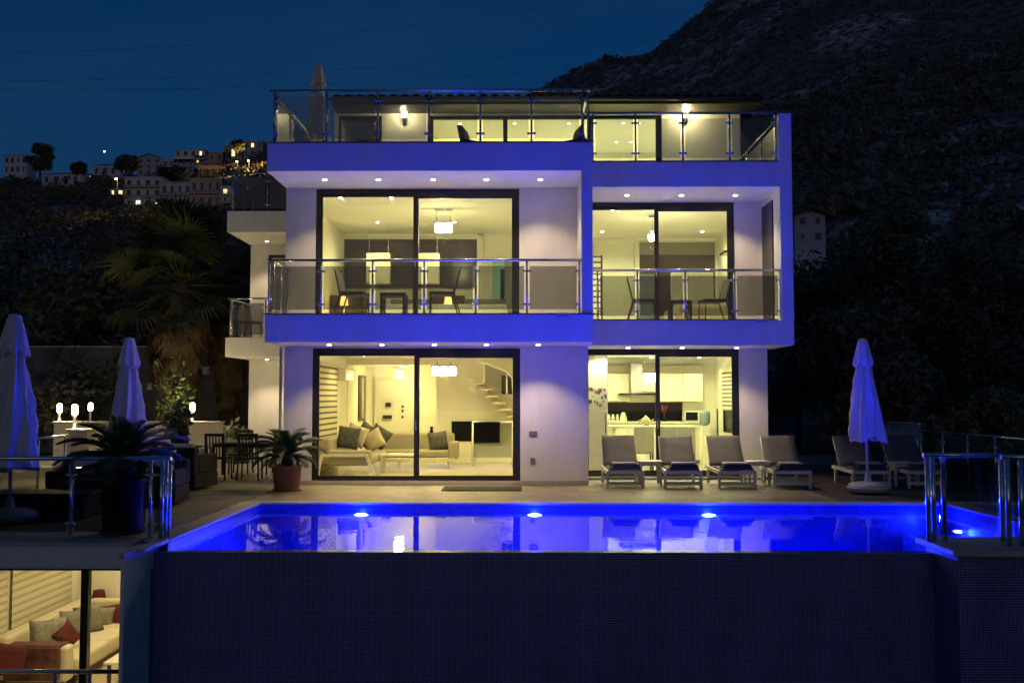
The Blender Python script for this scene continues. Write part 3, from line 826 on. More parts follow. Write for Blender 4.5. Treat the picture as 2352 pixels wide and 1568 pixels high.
house(1985, 2045, 425, 450, 'faint pale house on the slope above the dark trees', 'gable', 1, 3, Y=135)
house(2120, 2170, 440, 496, 'small red roofed house high on the right slope', 'gable', 2, 2, Y=125)
house(2165, 2225, 455, 490, 'pale house beside the small red roofed one on the right slope', 'flat', 2, 3, (0,), Y=128)
# street lamps and the mast light
POLE = mat('lamp_pole', (.12, .11, .10), .6)
SL_E = emit_mat('street_lamp_lit', (1, .55, .13), 60)
def street_lamp(px, py, Y, label, col=(1, .55, .13), power=2500, em=None, hh=6):
    p = at(px, py, Y); t = thing('street_lamp', label, 'street lamp', (p.x, Y, p.z-hh), group='street lamps of the hillside town')
    part('pole', MB().tube([(0, 0, -2), (0, 0, hh*.9), (0, -.5, hh), (0, -1.0, hh+.05)], [.09, .06, .05, .04], 8), POLE, t)
    s = Y/700.0
    part('lamp_head', MB().lathe([(.02, -.02), (.45*s+.12, .05), (.35*s+.12, .3), (.05, .4)], (0, -1.1, hh-.1), 10), em or SL_E, t)
    if power: lamp('street_lamp_light', 'POINT', (0, -2.2, hh-.4), power, col, t, .2, world=False)
    return t
street_lamp(270, 414, 300, 'orange street lamp left of the bluish apartment block', power=2500)
street_lamp(572, 371, 400, 'orange street lamp near the upper left balcony', power=9000)
street_lamp(546, 373, 400, 'white street lamp beside the orange one near the upper balcony', (1, .9, .7), 1500, emit_mat('street_lamp_white', (1, .9, .7), 20))
street_lamp(242, 350, 420, 'tall mast with white light above the ridge houses', (1, .9, .9), 0, emit_mat('mast_lit', (1, .85, .85), 20), 12)
# power lines
WIRE = mat('wire', (.01, .01, .015), .6)
for (a, b, sag, lab) in (((-60, 124), (1400, -10), 1.5, 'highest power line crossing the dusk sky'), ((-60, 187), (1500, 92), 1.2, 'middle power line crossing the dusk sky'), ((-60, 207), (1420, 146), 1.0, 'lowest power line crossing the dusk sky')):
    A, B = at(*a, 95), at(*b, 120)
    pts = [A.lerp(B, i/24)-Vector((0, 0, sag*4*(i/24)*(1-i/24))) for i in range(25)]
    single('power_line', MB().tube(pts, .013, 5), WIRE, lab, 'power line', 'power lines over the villa')

# ================================================================== TREES
LEAF = mat('leaf_dark', (.095, .11, .07), .7, var=.5, scale=1.6, coord='World', rnd=.2)
LEAFB = mat('leaf_olive', (.12, .12, .09), .7, var=.5, scale=1.6, coord='World', rnd=.2)
BARK = mat('bark', (.06, .045, .032), .95, var=.3, scale=5)
def tree(label, x, y, z, h, r, n=3200, leaf=.14, seed=1, m=LEAF, shape='round', tr=.16, name='tree', group='dark trees round the villa'):
    rd = random.Random(seed)
    t = thing(name, label, 'tree', (x, y, z), rd.uniform(0, 6), group)
    tk = MB(); top = Vector((rd.uniform(-.3, .3), rd.uniform(-.3, .3), h*.72))
    tk.tube([(0, 0, -.5), (top.x*.3, top.y*.3, h*.3), top], [tr, tr*.75, tr*.3], 8)
    cl = []
    for i in range(16):
        a = rd.uniform(0, 6.28); zz = h*(.22+.72*(i+.5)/16)
        if shape == 'cone': rr = r*(1.05-zz/h)*1.1
        elif shape == 'column': rr = r*.6
        else: rr = r*math.sqrt(max(.08, 1-((zz/h-.6)/.45)**2))
        rr *= rd.uniform(.35, .85); p = Vector((math.cos(a)*rr, math.sin(a)*rr, zz))
        cl.append((p, r*rd.uniform(.28, .46)))
        s = Vector((top.x*.5, top.y*.5, zz*.6)); tk.tube([s, s.lerp(p, .5)+Vector((0, 0, .15)), p], [tr*.35, tr*.2, .015], 5)
    part('trunk', tk, BARK, t)
    vs = []; fs = []
    for k in range(n):
        c, cr = cl[k % len(cl)]
        d = Vector((rd.gauss(0, 1), rd.gauss(0, 1), rd.gauss(0, .8))).normalized()
        p = c+d*cr*rd.random()**.45
        u = Vector((rd.gauss(0, 1), rd.gauss(0, 1), rd.gauss(0, .7))).normalized(); w = u.cross(Vector((rd.gauss(0, 1), rd.gauss(0, 1), 1))).normalized()
        s = leaf*rd.uniform(.6, 1.4); b = len(vs)
        vs += [p-u*s, p+w*s*.42, p+u*s, p-w*s*.42]; fs.append((b, b+1, b+2, b+3))
    q = MB(); q._faces(vs, fs); part('crown', q.mesh('crown', m, False), None, t)
    return t
T = [  # px, base py, Y, height m, radius, shape, label
    (92, 402, 340, 11.5, 5, 'round', 'tall dark tree standing beside the box house on the ridge'),
    (178, 398, 400, 4.5, 3.5, 'round', 'small bushy tree on the ridge left of the mast light'),
    (290, 392, 400, 6, 4.5, 'round', 'round dark tree left of the gabled ridge house'),
    (395, 416, 380, 6, 6, 'round', 'wide dark tree above the bluish apartment block'),
    (546, 345, 400, 4.5, 2.6, 'round', 'bushy tree on the skyline at the ridge end'),
]
for i, (px, py, Y, h, r, sh, lab) in enumerate(T):
    p = at(px, py, Y); tree(lab, p.x, Y, p.z-.5, h, r, 2600, Y*.0017, 20+i, LEAF, sh, .4, group='trees among the hillside houses')
# left slope mass and right grove, each tree on its own
GL = [(-16, 37, 9, 3.6, 'dark tree at the far left edge behind the left umbrella'), (-13, 42, 9.5, 3.4, 'dark tree behind the garden wall left of the palm'),
      (-19, 50, 12, 4.5, 'tall dark tree on the left slope below the ridge'), (-14.5, 55, 12, 4.2, 'dark tree on the slope left of the lit apartment windows'),
      (-23, 62, 15, 5.5, 'broad dark tree at the left frame edge on the slope'), (-17, 72, 14, 5.0, 'dark slope tree below the hip roofed house'), (-29, 76, 18, 6, 'big dark tree far left below the box house'),
      (-22, 88, 19, 6.5, 'high dark tree under the orange street lamp'), (-11, 60, 9, 4, 'dark tree behind the palm crown'), (-9.6, 44, 6.5, 2.6, 'dark tree close behind the left wing of the villa'), (-24, 45, 10, 4.5, 'dark tree at the left frame edge above the garden wall')]
for i, (x, y, h, r, lab) in enumerate(GL):
    zb = max(-.3, land(x, y)-.3); h = min(h, CAM_Z+(.178 if x/y < -.36 else .15)*y-zb-.2*r)
    tree(lab, x, y, zb, max(h, 3), r, 4200, .16+.0016*y, 40+i, LEAF if i % 2 else LEAFB, 'round', .22)
GR = [(9.4, 27.5, 4.6, 1.7, 'round', 'leafy shrub tree right beside the villa ground floor wall'), (11.5, 31, 8.5, 2.6, 'column', 'tall dark cypress like tree behind the right umbrella'), (14.2, 33, 9.6, 2.8, 'column', 'tall dark tree right of the blue umbrella'),
      (17.2, 34, 9.2, 2.9, 'round', 'dark tree above the right bar fence'), (13, 38, 11, 3.2, 'round', 'high dark tree behind the blue umbrella'), (20, 38, 10.5, 3.6, 'round', 'dark tree at the right frame edge'),
      (16.5, 44, 12.5, 3.8, 'round', 'tall rear tree below the small red roofed house'), (22.5, 46, 11, 4.2, 'round', 'rear dark tree at the right frame edge'), (11.0, 40, 8.5, 2.8, 'round', 'dark tree below the white gabled house'),
      (15.2, 27.5, 3.2, 2.0, 'round', 'greyish bush behind the right glass railing'), (12.2, 26.5, 2.2, 1.4, 'round', 'low dark bush behind the bar fence'), (18.5, 28, 4, 2.4, 'round', 'greyish bush at the right frame edge behind the railing'), (10.4, 24.6, 1.5, .9, 'round', 'low bush behind the lounger beside the umbrella')]
for i, (x, y, h, r, sh, lab) in enumerate(GR):
    pxx = 1200+x/y*2287; cap = interp(((1800, 575), (1950, 560), (1990, 480), (2050, 435), (2100, 500), (2240, 505), (2350, 520)), pxx)
    zb = -.4 if y < 34 else max(-.3, land(x, y)-.3); h = min(h, at(pxx, cap, y).z-zb-.25*r)
    tree(lab, x, y, zb, max(h, 1.4), r, 5200, .11+.001*y, 70+i, LEAF if i % 3 else LEAFB, sh, .14)
# ================================================================== OUTDOOR OBJECTS
WHITEF = mat('white_frame', (.60, .58, .56), .5, var=.05, scale=4)
SLING = mat('grey_sling', (.105, .098, .105), .85, var=.15, scale=40, bump=.15, bscale=300)
TOWELD = mat('navy_towel', (.05, .05, .10), .95, var=.2, scale=30, bump=.3, bscale=200)
TOWELW = mat('pale_towel', (.45, .43, .48), .95, var=.1, scale=30, bump=.3, bscale=200)
CANVAS = mat('umbrella_canvas', (.64, .60, .56), .9, var=.10, scale=5, stretch=(1, 1, .4), bump=.5, bscale=14)
WICKER = mat('dark_wicker', (.014, .011, .010), .7, var=.5, scale=60, stretch=(1, 1, 3), bump=.6, bscale=90)
CUSH = mat('pale_cushion', (.52, .50, .46), .9, var=.06, scale=8, bump=.1, bscale=120)
DCUSH = mat('grey_outdoor_cushion', (.07, .07, .075), .9, var=.1, scale=8)
TERRA = mat('terracotta', (.30, .13, .07), .8, var=.18, scale=7, bump=.1, bscale=60)
DARKPOT = mat('dark_pot', (.035, .025, .022), .6, var=.2, scale=7)
SOIL = mat('soil', (.03, .022, .016), 1, var=.3, scale=30)
CYC = mat('cycad_leaf', (.035, .075, .018), .38, var=.25, scale=9)
PALM = mat('palm_leaf', (.05, .06, .022), .55, var=.3, scale=4, rnd=.25)
DEADP = mat('dead_palm_leaf', (.14, .09, .045), .9, var=.35, scale=4, rnd=.3)
STONE = mat('garden_stone', (.11, .105, .11), .95, var=.4, scale=2.2, coord='World', bump=.5, bscale=5)
CREAM = mat('cream_wall', (.58, .52, .42), .85, var=.07, scale=1.5, coord='World')

# ---- sun loungers: foot towards the pool, raised back towards the house
def make_lounger(name='sun_lounger'):
    t = thing(name, 'x', 'sun lounger', group='sun loungers on the terrace')
    w = .33
    fr = MB()
    for s in (-1, 1): fr.box(s*w-.025, s*w+.025, 0, 1.62, .27, .34, .006, 1)
    fr.box(-w+.025, w-.025, 0, .05, .275, .335); fr.box(-w+.025, w-.025, 1.56, 1.61, .275, .335)
    part('frame', fr, WHITEF, t)
    for s in (-1, 1):
        for y in (.04, 1.35): part('leg', MB().box(s*w-.025, s*w+.025, y, y+.06, 0, .27), WHITEF, t)
    part('stretcher', MB().box(-w+.025, w-.025, .05, .085, .07, .13), WHITEF, t)
    part('stretcher', MB().box(-w+.025, w-.025, 1.37, 1.4, .07, .13), WHITEF, t)
    part('seat_sling', MB().box(-w+.02, w-.02, .03, 1.06, .342, .366, .008, 2), SLING, t)
    a = math.atan2(.56, .56); Lb = .80
    M = Matrix.Translation((0, 1.05, .35)) @ Matrix.Rotation(a, 4, 'X')
    q = MB(); n = 10
    vs = []; fs = []
    for i in range(n+1):
        for j in range(5):
            u = -w+.0+2*w*j/4; v = Lb*i/n
            vs.append(M @ Vector((u, v, .018+.008*math.sin(i*1.7+j)+.02*math.exp(-((i/n-.15)/.12)**2))))
            vs.append(M @ Vector((u, v, -.008)))
    for i in range(n):
        for j in range(4):
            k = (i*5+j)*2; k2 = ((i+1)*5+j)*2
            fs += [(k, k+2, k2+2, k2), (k+1, k2+1, k2+3, k+3)]
    for j in range(4):
        k = j*2; fs.append((k, k+1, k+3, k+2)); k = (n*5+j)*2; fs.append((k, k+2, k+3, k+1))
    for i in range(n):
        k = i*10; k2 = k+10; fs.append((k, k2, k2+1, k+1)); k += 8; k2 += 8; fs.append((k, k+1, k2+1, k2))
    q._faces(vs, fs, True); bs = part('backrest_sling', q, SLING, t)
    bf = MB()
    for s in (-1, 1): bf.tube([M @ Vector((s*(w-.005), 0, -.015)), M @ Vector((s*(w-.005), Lb, -.015))], .016, 8)
    bf.tube([M @ Vector((-w, Lb-.01, -.015)), M @ Vector((w, Lb-.01, -.015))], .016, 8)
    bf.tube([M @ Vector((-w+.04, Lb*.6, -.02)), (-w+.04, 1.5, .33)], .01, 6).tube([M @ Vector((w-.04, Lb*.6, -.02)), (w-.04, 1.5, .33)], .01, 6)
    part('backrest_frame', bf, WHITEF, t)
    return t
def towel(x, y, rz, label, s=1.0):
    t = thing('folded_towel', label, 'towel', (x, y, .368), rz, 'folded towels on the loungers')
    part('lower_fold', MB().box(-.27*s, .27*s, 0, .36, .0, .045, .018, 3), TOWELD, t)
    part('middle_fold', MB().box(-.25*s, .25*s, .02, .35, .046, .085, .018, 3), TOWELD, t)
    part('top_fold', MB().box(-.23*s, .2*s, .04, .34, .086, .115, .013, 3), TOWELW, t)
proto = make_lounger()
LS = [(1437, 'foot', 18.65, 'grey sling lounger nearest the living room wall, first of the four in the row'), (1570, '', 18.65, 'grey sling lounger second in the row, before the kitchen door'), (1695, '', 18.65, 'grey sling lounger third in the row, by the kitchen door frame'), (1821, '', 18.65, 'grey sling lounger fourth in the row, at the villa corner'), (2003, '', 18.7, 'white framed lounger standing behind the blue umbrella pole'), (2132, '', 18.7, 'white framed lounger right of the umbrella behind the steel posts')]
TL = ['first', 'second', 'third', 'fourth']
for i, (px, _, Y, lab) in enumerate(LS):
    x = XP(px, Y, 1110); rz = R((-.5, -3.5, -1.5, -4.5, -4, -1)[i])
    place(proto, (x, Y, .002), rz, lab, i == 0)
    tl = ['folded towel on the lounger nearest the living room wall', 'folded towel on the second lounger before the kitchen', 'folded towel on the third lounger by the door frame', 'folded towel on the lounger at the villa corner', 'folded towel on the lounger behind the umbrella pole', 'folded towel on the lounger behind the steel posts'][i]
    towel(x+.03, Y+.06, rz+R((5, -3, 4, 2, 0, -2)[i]), tl)
def side_table(x, y, label):
    t = thing('side_table', label, 'side table', (x, y, .002), 0, 'white side tables between the loungers')
    part('table_top', MB().box(-.23, .23, -.23, .23, .43, .46, .006, 1), WHITEF, t)
    part('apron', MB().box(-.2, .2, -.2, .2, .37, .429), WHITEF, t)
    for a in (-1, 1):
        for b in (-1, 1): part('leg', MB().box(a*.19-.022, a*.19+.022, b*.19-.022, b*.19+.022, 0, .369), WHITEF, t)
side_table(XP(1490, 19.7), 19.7, 'white side table between the first and second loungers')
side_table(XP(1735, 19.7), 19.7, 'white side table between the third and fourth loungers')
side_table(XP(2065, 19.4), 19.4, 'white side table between the two loungers by the umbrella')

# ---- closed umbrellas
def umbrella(label, x, y, z0, ztop, zbot, rb, base=True, seed=1, lean=0.0, rt=.075, name='closed_umbrella', canvas=CANVAS, pole_m=WHITEF):
    rd = random.Random(seed); ph = rd.uniform(0, 6); H = ztop-zbot
    t = thing(name, label, 'umbrella', (x, y, z0), 0, 'closed parasols')
    top = ztop-z0; bot = zbot-z0
    def wob(a, i): return 1.12-.34*abs(math.sin(4*a+ph+.05*i))**.7+.07*math.sin(5*a+ph*2-.16*i)+.045*math.sin(11*a+i*.45+ph)+.02*math.sin(23*a-i*.8)
    prof = []; n = 26
    for i in range(n+1):
        u = i/n
        r = rb*(.34+.66*u**.9)
        prof.append((r, top-H*.24-(H*.76)*u))
    q = MB().lathe(prof, n=88, wob=wob)
    # uneven hem
    for v in q.bm.verts:
        d = (top-v.co.z)/H; a = math.atan2(v.co.y, v.co.x)
        if d > .9: v.co.z += .06*math.sin(4*a+ph)*((d-.9)/.1)
        v.co.x += lean*d*d
    part('canopy', q, canvas, t)
    prof = [(rt*.3, top+.015), (rt, top), (rt*1.25, top-.06), (rb*.40, top-H*.14), (rb*.52, top-H*.25), (rb*.50, top-H*.262)]
    q = MB().lathe(prof, n=56, wob=lambda a, i: 1+(.0, .02, .05, .1, .13, .16)[i]*math.sin(8*a+ph))
    for v in q.bm.verts:
        if v.co.z < top-H*.23: v.co.z += .035*math.sin(8*math.atan2(v.co.y, v.co.x)+1)
    part('top_flap', q, canvas, t)
    part('pole', MB().tube([(lean*.9, 0, .05), (0, 0, top-.05)], .024, 12), pole_m, t)
    if base:
        part('base', MB().lathe([(.30, .03), (.34, .06), (.345, .13), (.32, .17), (.2, .2), (.06, .22), (.05, .34), (.03, .35)], (lean*.9, 0, 0), 36), WHITEF, t)
        part('base_rim', MB().lathe([(.36, .085), (.37, .095), (.37, .105), (.36, .115)], (lean*.9, 0, 0), 36), WHITEF, t)
    return t
umbrella('closed umbrella lit blue beside the pool at right, on a round white base', XP(1982, 17.9), 17.9, .0, ZP(780, 17.9), ZP(1008, 17.9), .33, True, 3, .05)
umbrella('large closed white umbrella cut by the left frame edge', XP(32, 13.6), 13.6, .0, ZP(722, 13.6), ZP(1072, 13.6), .37, True, 5, .0)
umbrella('closed white umbrella before the cream garden wall', XP(297, 17.2), 17.2, .0, ZP(776, 17.2), ZP(1026, 17.2), .35, True, 8, .0)
p = at(732, 150, 21.5)
umbrella('closed umbrella on the roof terrace rising above the railing', p.x, 21.5, S2T, p.z, ZP(318, 21.5), .30, True, 9, .0)

# ---- potted cycads
def frond_mesh(L_, el, droop, seed, npair=30, lw=.02, ll=.17):
    rd = random.Random(seed); q = MB(); P = []; p = Vector((0, 0, 0)); n = 20
    for i in range(n+1):
        P.append(p.copy()); e = el-droop*(i/n)**1.3
        p = p+Vector((math.cos(e), 0, math.sin(e)))*L_/n
    q.tube(P[::2], [.012*(1-.09*i) for i in range(11)], 5)
    vs = []; fs = []
    for k in range(npair):
        t_ = .1+.9*k/npair; i = min(n-1, int(t_*n)); b = P[i].lerp(P[i+1], t_*n-i); d = (P[i+1]-P[i]).normalized(); up = Vector((-d.z, 0, d.x))
        l = ll*(math.sin(math.pi*min(1, t_*.86+.12))**.6+.15)
        for s in (-1, 1):
            dr = (Vector((0, s, 0))+d*.75+up*.32).normalized(); wv = d*lw/2
            tip = b+dr*l*rd.uniform(.9, 1.08); mid = b+dr*l*.5+up*.012
            o = len(vs); vs += [b-wv, b+wv, mid+wv*.9, tip, mid-wv*.9]; fs.append((o, o+1, o+2, o+3, o+4))
    q._faces(vs, fs); return q.mesh('frond', CYC)
FR = [frond_mesh(.78, R(78), R(70), 1), frond_mesh(.86, R(58), R(80), 2), frond_mesh(.88, R(36), R(80), 3), frond_mesh(.8, R(10), R(70), 4)]
def cycad(label, x, y, pot_r, pot_h, sc, potm, seed, nf=34, group='potted cycads'):
    rd = random.Random(seed); t = thing('potted_cycad', label, 'potted plant', (x, y, .002), 0, group)
    pt = part('pot', MB().lathe([(pot_r*.82, 0), (pot_r*.86, .03), (pot_r*.86, .05), (pot_r*.97, pot_h-.05), (pot_r*1.03, pot_h-.045), (pot_r*1.03, pot_h), (pot_r*.93, pot_h), (pot_r*.92, pot_h-.05)], n=36), potm, t)
    part('saucer', MB().lathe([(pot_r*.95, -.0), (pot_r*1.02, .028), (pot_r*.9, .03)], n=36), potm, t)
    part('soil', MB().lathe([(pot_r*.92, pot_h-.052), (.01, pot_h-.03)], n=24), SOIL, t)
    part('stem', MB().lathe([(.10*sc, pot_h-.06), (.13*sc, pot_h+.04), (.11*sc, pot_h+.13), (.05*sc, pot_h+.19), (.01, pot_h+.2)], n=14, wob=lambda a, i: 1+.12*math.sin(9*a+i*2)), BARK, t)
    for k in range(nf):
        lv = 0 if k < nf*.2 else 1 if k < nf*.48 else 2 if k < nf*.8 else 3
        o = link(bpy.data.objects.new('frond', FR[lv])); o.parent = t
        o.location = (0, 0, pot_h+.14); o.rotation_euler = (rd.uniform(-.12, .12), rd.uniform(-.1, .1), k*2.4+rd.uniform(-.2, .2)); s = sc*rd.uniform(.88, 1.1); o.scale = (s, s, s)
    return t
cycad('large dark potted cycad behind the left glass railing', XP(289, 12.65), 12.65, .27, .68, .98, DARKPOT, 3, 40)
cycad('green cycad in a terracotta pot at the living room corner', XP(663, 18.3), 18.3, .265, .47, .86, TERRA, 6, 36)
# red-tipped yucca in planter by the sofa
def shrub(name, label, x, y, z, h, r, n, leaf, seed, m=LEAFB, group='garden shrubs'):
    rd = random.Random(seed); t = thing(name, label, 'shrub', (x, y, z), 0, group); st = MB(); vs = []; fs = []
    for k in range(9):
        a = rd.uniform(0, 6.28); tip = Vector((math.cos(a)*r*rd.uniform(.3, .8), math.sin(a)*r*rd.uniform(.3, .8), h*rd.uniform(.6, 1)))
        st.tube([(0, 0, 0), tip*.5+Vector((0, 0, h*.1)), tip], [.02, .014, .006], 5)
        for _ in range(n//9):
            p = (tip*rd.uniform(.35, 1.05))+Vector((rd.gauss(0, r*.2), rd.gauss(0, r*.2), rd.gauss(0, h*.08)))
            u = Vector((rd.gauss(0, 1), rd.gauss(0, 1), rd.gauss(.6, .6))).normalized(); w = u.cross(Vector((rd.gauss(0, 1), rd.gauss(0, 1), .3))).normalized(); s = leaf*rd.uniform(.6, 1.3); b = len(vs)
            vs += [p-u*s*.3, p+w*s*.3+u*s*.3, p+u*s, p-w*s*.3+u*s*.3]; fs.append((b, b+1, b+2, b+3))
    part('stem', st, BARK, t); q = MB(); q._faces(vs, fs); part('foliage', q.mesh('foliage', m, False), None, t)

# ---- garden walls, bollard lamps, left terrace
def garden_wall(label, x0, x1, y0, y1, z1, m=CREAM, cap=True, z0=-.2, name='garden_wall'):
    t = thing(name, label, 'wall', ((x0+x1)/2, y0, z0), 0, 'garden walls left of the villa')
    part('wall_body', MB().box(x0, x1, y0, y1, z0, z1), m, t, True)
    if cap: part('cap', MB().box(x0-.03, x1+.03, y0-.03, y1+.03, z1+.001, z1+.045, .006, 1), COPING, t, True)
    return t
YG = 24.0
garden_wall('long cream garden wall behind the white umbrella', XP(128, YG), XP(507, YG), YG, YG+.3, ZP(972, YG, 300))
garden_wall('short stepped cream wall carrying the nearest bollard lamp', XP(160, 20.2), XP(205, 20.2), 20.2, 20.55, ZP(990, 20.2, 170))
garden_wall('dim stone retaining wall behind the palm trunks', -19, -8.2, 34, 34.5, 3.4, STONE)
garden_wall('pale low wall stub between garden wall and villa wing', XP(512, 26), XP(572, 26), 26, 26.25, ZP(985, 26, 540), STONE, False)
for (px0, px1, py0, py1, lab) in ((338, 353, 878, 895, 'small pale meter box beside the umbrella tip'), (465, 481, 842, 860, 'small pale meter box right of the palm trunk')):
    a, b = at(px0, py1, 33.9), at(px1, py0, 33.9)
    single('meter_box', MB().box(a.x, b.x, 33.86, 33.99, a.z, b.z, .01, 1), WHITEF, lab, 'meter box')
def bollard(px, py_lamp, Y, zb, label, power=7):
    p = at(px, py_lamp, Y); h = p.z-zb
    t = thing('bollard_lamp', label, 'garden lamp', (p.x, Y, zb), 0, 'lit bollard lamps in the garden')
    part('post', MB().lathe([(.07, 0), (.07, .015), (.035, .02), (.035, h-.14), (.055, h-.12), (.06, h-.1)], n=14), STEEL, t)
    part('lamp_glass', MB().lathe([(.05, h-.1), (.06, h-.07), (.06, h+.07), (.05, h+.10), (.03, h+.11), (.005, h+.115)], n=16), BOLL_E, t)
    lamp('bollard_light', 'POINT', (0, -.16, h), power, (1, .78, .36), t, .08, world=False)
    lamp('bollard_light', 'POINT', (0, .16, h), power, (1, .78, .36), t, .08, world=False)
bollard(137, 937, 24.2, ZP(972, YG, 300)+.045, 'leftmost lit bollard lamp on the cream garden wall', 45)
bollard(172, 941, 20.35, ZP(990, 20.2, 170)+.045, 'brightest nearest lit bollard lamp on the stepped wall', 60)
bollard(208, 934, 27.5, .6, 'small rear lit bollard lamp left of the white umbrella', 30)
bollard(442, 935, 24.2, ZP(972, YG, 300)+.045, 'lit bollard lamp in front of the palm trunk', 42)
garden_wall('low planter kerb carrying the rear bollard lamp', XP(165, 27.4), XP(260, 27.4), 27.35, 27.7, .6)
def steel_rail(label, a, b, h, posts=2):
    t = thing('handrail', label, 'handrail', (a[0], a[1], a[2]), 0); A = Vector((0, 0, h)); B = Vector(b)-Vector(a)+Vector((0, 0, h))
    part('rail', MB().tube([A, B], .025, 8), STEEL, t)
    for i in range(posts):
        p = A.lerp(B, (i+.1)/(posts-.8)); part('post', MB().tube([p-Vector((0, 0, h)), p], .02, 8), STEEL, t)
steel_rail('short steel handrail beside the left umbrella', (XP(88, 18.5), 18.5, 0), (XP(160, 19.6), 19.6, 0), .95)
shrub('tall_shrub', 'leafy young shrub lit beside the bollard lamp', XP(400, 24.6), 24.6, .6, 1.9, .55, 420, .13, 4, mat('lit_leaf', (.03, .05, .014), .5, var=.3, scale=8))
shrub('yucca', 'spiky dark plant rising behind the white planter', XP(408, 20.6), 20.6, .3, 1.25, .28, 330, .17, 5, LEAF)
shrub('low_shrub', 'low dark shrub beside the pale wall stub', XP(545, 25.3), 25.3, .0, .95, .7, 420, .13, 6, LEAF)
shrub('wall_shrub', 'dark climbing shrub on the stone retaining wall', XP(200, 33), 33, .5, 2.6, 1.6, 700, .2, 9, LEAF)
shrub('wall_shrub', 'dark shrub spilling before the retaining wall beside the left umbrella', XP(110, 31), 31, .2, 2.2, 1.4, 700, .2, 10, LEAFB)
# white planter / bench
t = thing('planter_box', 'long white planter box behind the dark wicker armchair', 'planter', (XP(330, 20), 20, 0))
part('box_body', MB().box(XP(212, 20), XP(447, 20), 19.9, 20.9, .0, .66, .02, 2), WHITEF, t, True)
part('soil', MB().box(XP(220, 20), XP(440, 20), 20.0, 20.8, .661, .67), SOIL, t, True)
# wicker armchair and sofa, low table
def wicker_seat(label, x, y, w, rz, name='wicker_armchair', cush=1, h=.66, cat='armchair'):
    t = thing(name, label, cat, (x, y, .002), rz, 'dark wicker lounge set'); d = .85
    part('base', MB().box(-w/2, w/2, 0, d, .04, .30, .02, 2), WICKER, t)
    part('backrest', MB().box(-w/2, w/2, d-.16, d+.02, .301, h+.08, .03, 2), WICKER, t)
    for s in (-1, 1): part('armrest', MB().box(*sorted((s*w/2, s*(w/2-.14))), .02, d-.161, .301, h-.06, .03, 2), WICKER, t)
    for k in range(cush):
        cw = (w-.28)/cush; a = -w/2+.14+k*cw
        part('seat_cushion', MB().box(a+.01, a+cw-.01, .0, d-.17, .302, .43, .04, 3), DCUSH, t)
        part('back_cushion', MB().pillow(cw*.95, .44, .2, 8, Matrix.Translation((a+cw/2, d-.3, .64)) @ Matrix.Rotation(R(-14), 4, 'X')), CUSH, t)
    return t
wicker_seat('dark wicker armchair with its back to the pool, before the dining set', XP(440, 18.7), 19.1, .92, R(168), h=.7)
wicker_seat('dark wicker sofa with pale pillows behind the glass railing', XP(265, 15.6), 15.5, 2.0, R(4), 'wicker_sofa', 3, .62, 'sofa')
t = thing('low_table', 'low dark wicker table behind the left glass railing', 'table', (XP(110, 14.2), 14.2, .002), R(3))
part('table_top', MB().box(-.75, .75, -.35, .35, .33, .37, .01, 1), DARKPOT, t); part('table_base', MB().box(-.68, .68, -.3, .3, 0, .329), WICKER, t)
# outdoor dining set
DW = mat('dark_chair', (.02, .016, .016), .6, var=.2, scale=10)
t = thing('dining_table', 'dark outdoor dining table with pale top left of the villa corner', 'table', (XP(575, 21.5), 21.5, .002))
part('table_top', MB().box(-.75, .75, -.45, .45, .72, .76, .008, 1), mat('pale_table_top', (.40, .36, .32), .4), t); part('apron', MB().box(-.68, .68, -.38, .38, .64, .719), DW, t)
for a in (-1, 1):
    for b in (-1, 1): part('leg', MB().box(a*.66-.03, a*.66+.03, b*.36-.03, b*.36+.03, 0, .639), DW, t)
def slat_chair():
    t = thing('garden_chair', 'x', 'chair', group='dark chairs round the outdoor table')
    part('seat', MB().box(-.23, .23, -.23, .23, .42, .46, .01, 1), DW, t)
    for a in (-1, 1):
        part('leg', MB().tube([(a*.21, -.21, 0), (a*.2, -.2, .42)], .018, 6), DW, t)
        part('leg', MB().tube([(a*.22, .26, 0), (a*.2, .2, .44), (a*.19, .3, .95)], .018, 6), DW, t)
        part('armrest', MB().box(a*.22-.02, a*.22+.02, -.2, .24, .64, .66), DW, t)
    for k in range(6):
        x = -.16+.064*k; part('back_slat', MB().tube([(x, .205, .46), (x, .3, .92)], .015, 5), DW, t)
    part('top_rail', MB().box(-.2, .2, .285, .315, .9, .96, .01, 1), DW, t)
    return t
sc = slat_chair(); tx, ty = XP(575, 21.5), 21.5
for i, (dx, dy, rz, lab) in enumerate(((-1.05, -.1, 100, 'dark slatted chair at the left end of the outdoor table'), (-.42, -.75, 178, 'dark slatted chair on the near left side of the outdoor table'), (.25, -.8, 184, 'dark slatted chair on the near right side of the outdoor table'), (-.4, .8, 2, 'dark slatted chair on the far left side of the outdoor table'), (.45, .8, -4, 'dark slatted chair on the far right side of the outdoor table'))):
    place(sc, (tx+dx, ty+dy, .002), R(rz), lab, i == 0)
# door mat
a, b = on(1010, 1127, .004), on(1202, 1118, .004)
single('door_mat', MB().box(XP(1020, 18.8), XP(1198, 18.8), a.y, b.y, .004, .022, .006, 1), mat('mat_fibre', (.03, .03, .034), 1, var=.3, scale=80), 'dark door mat on the paving before the living room door', 'door mat')

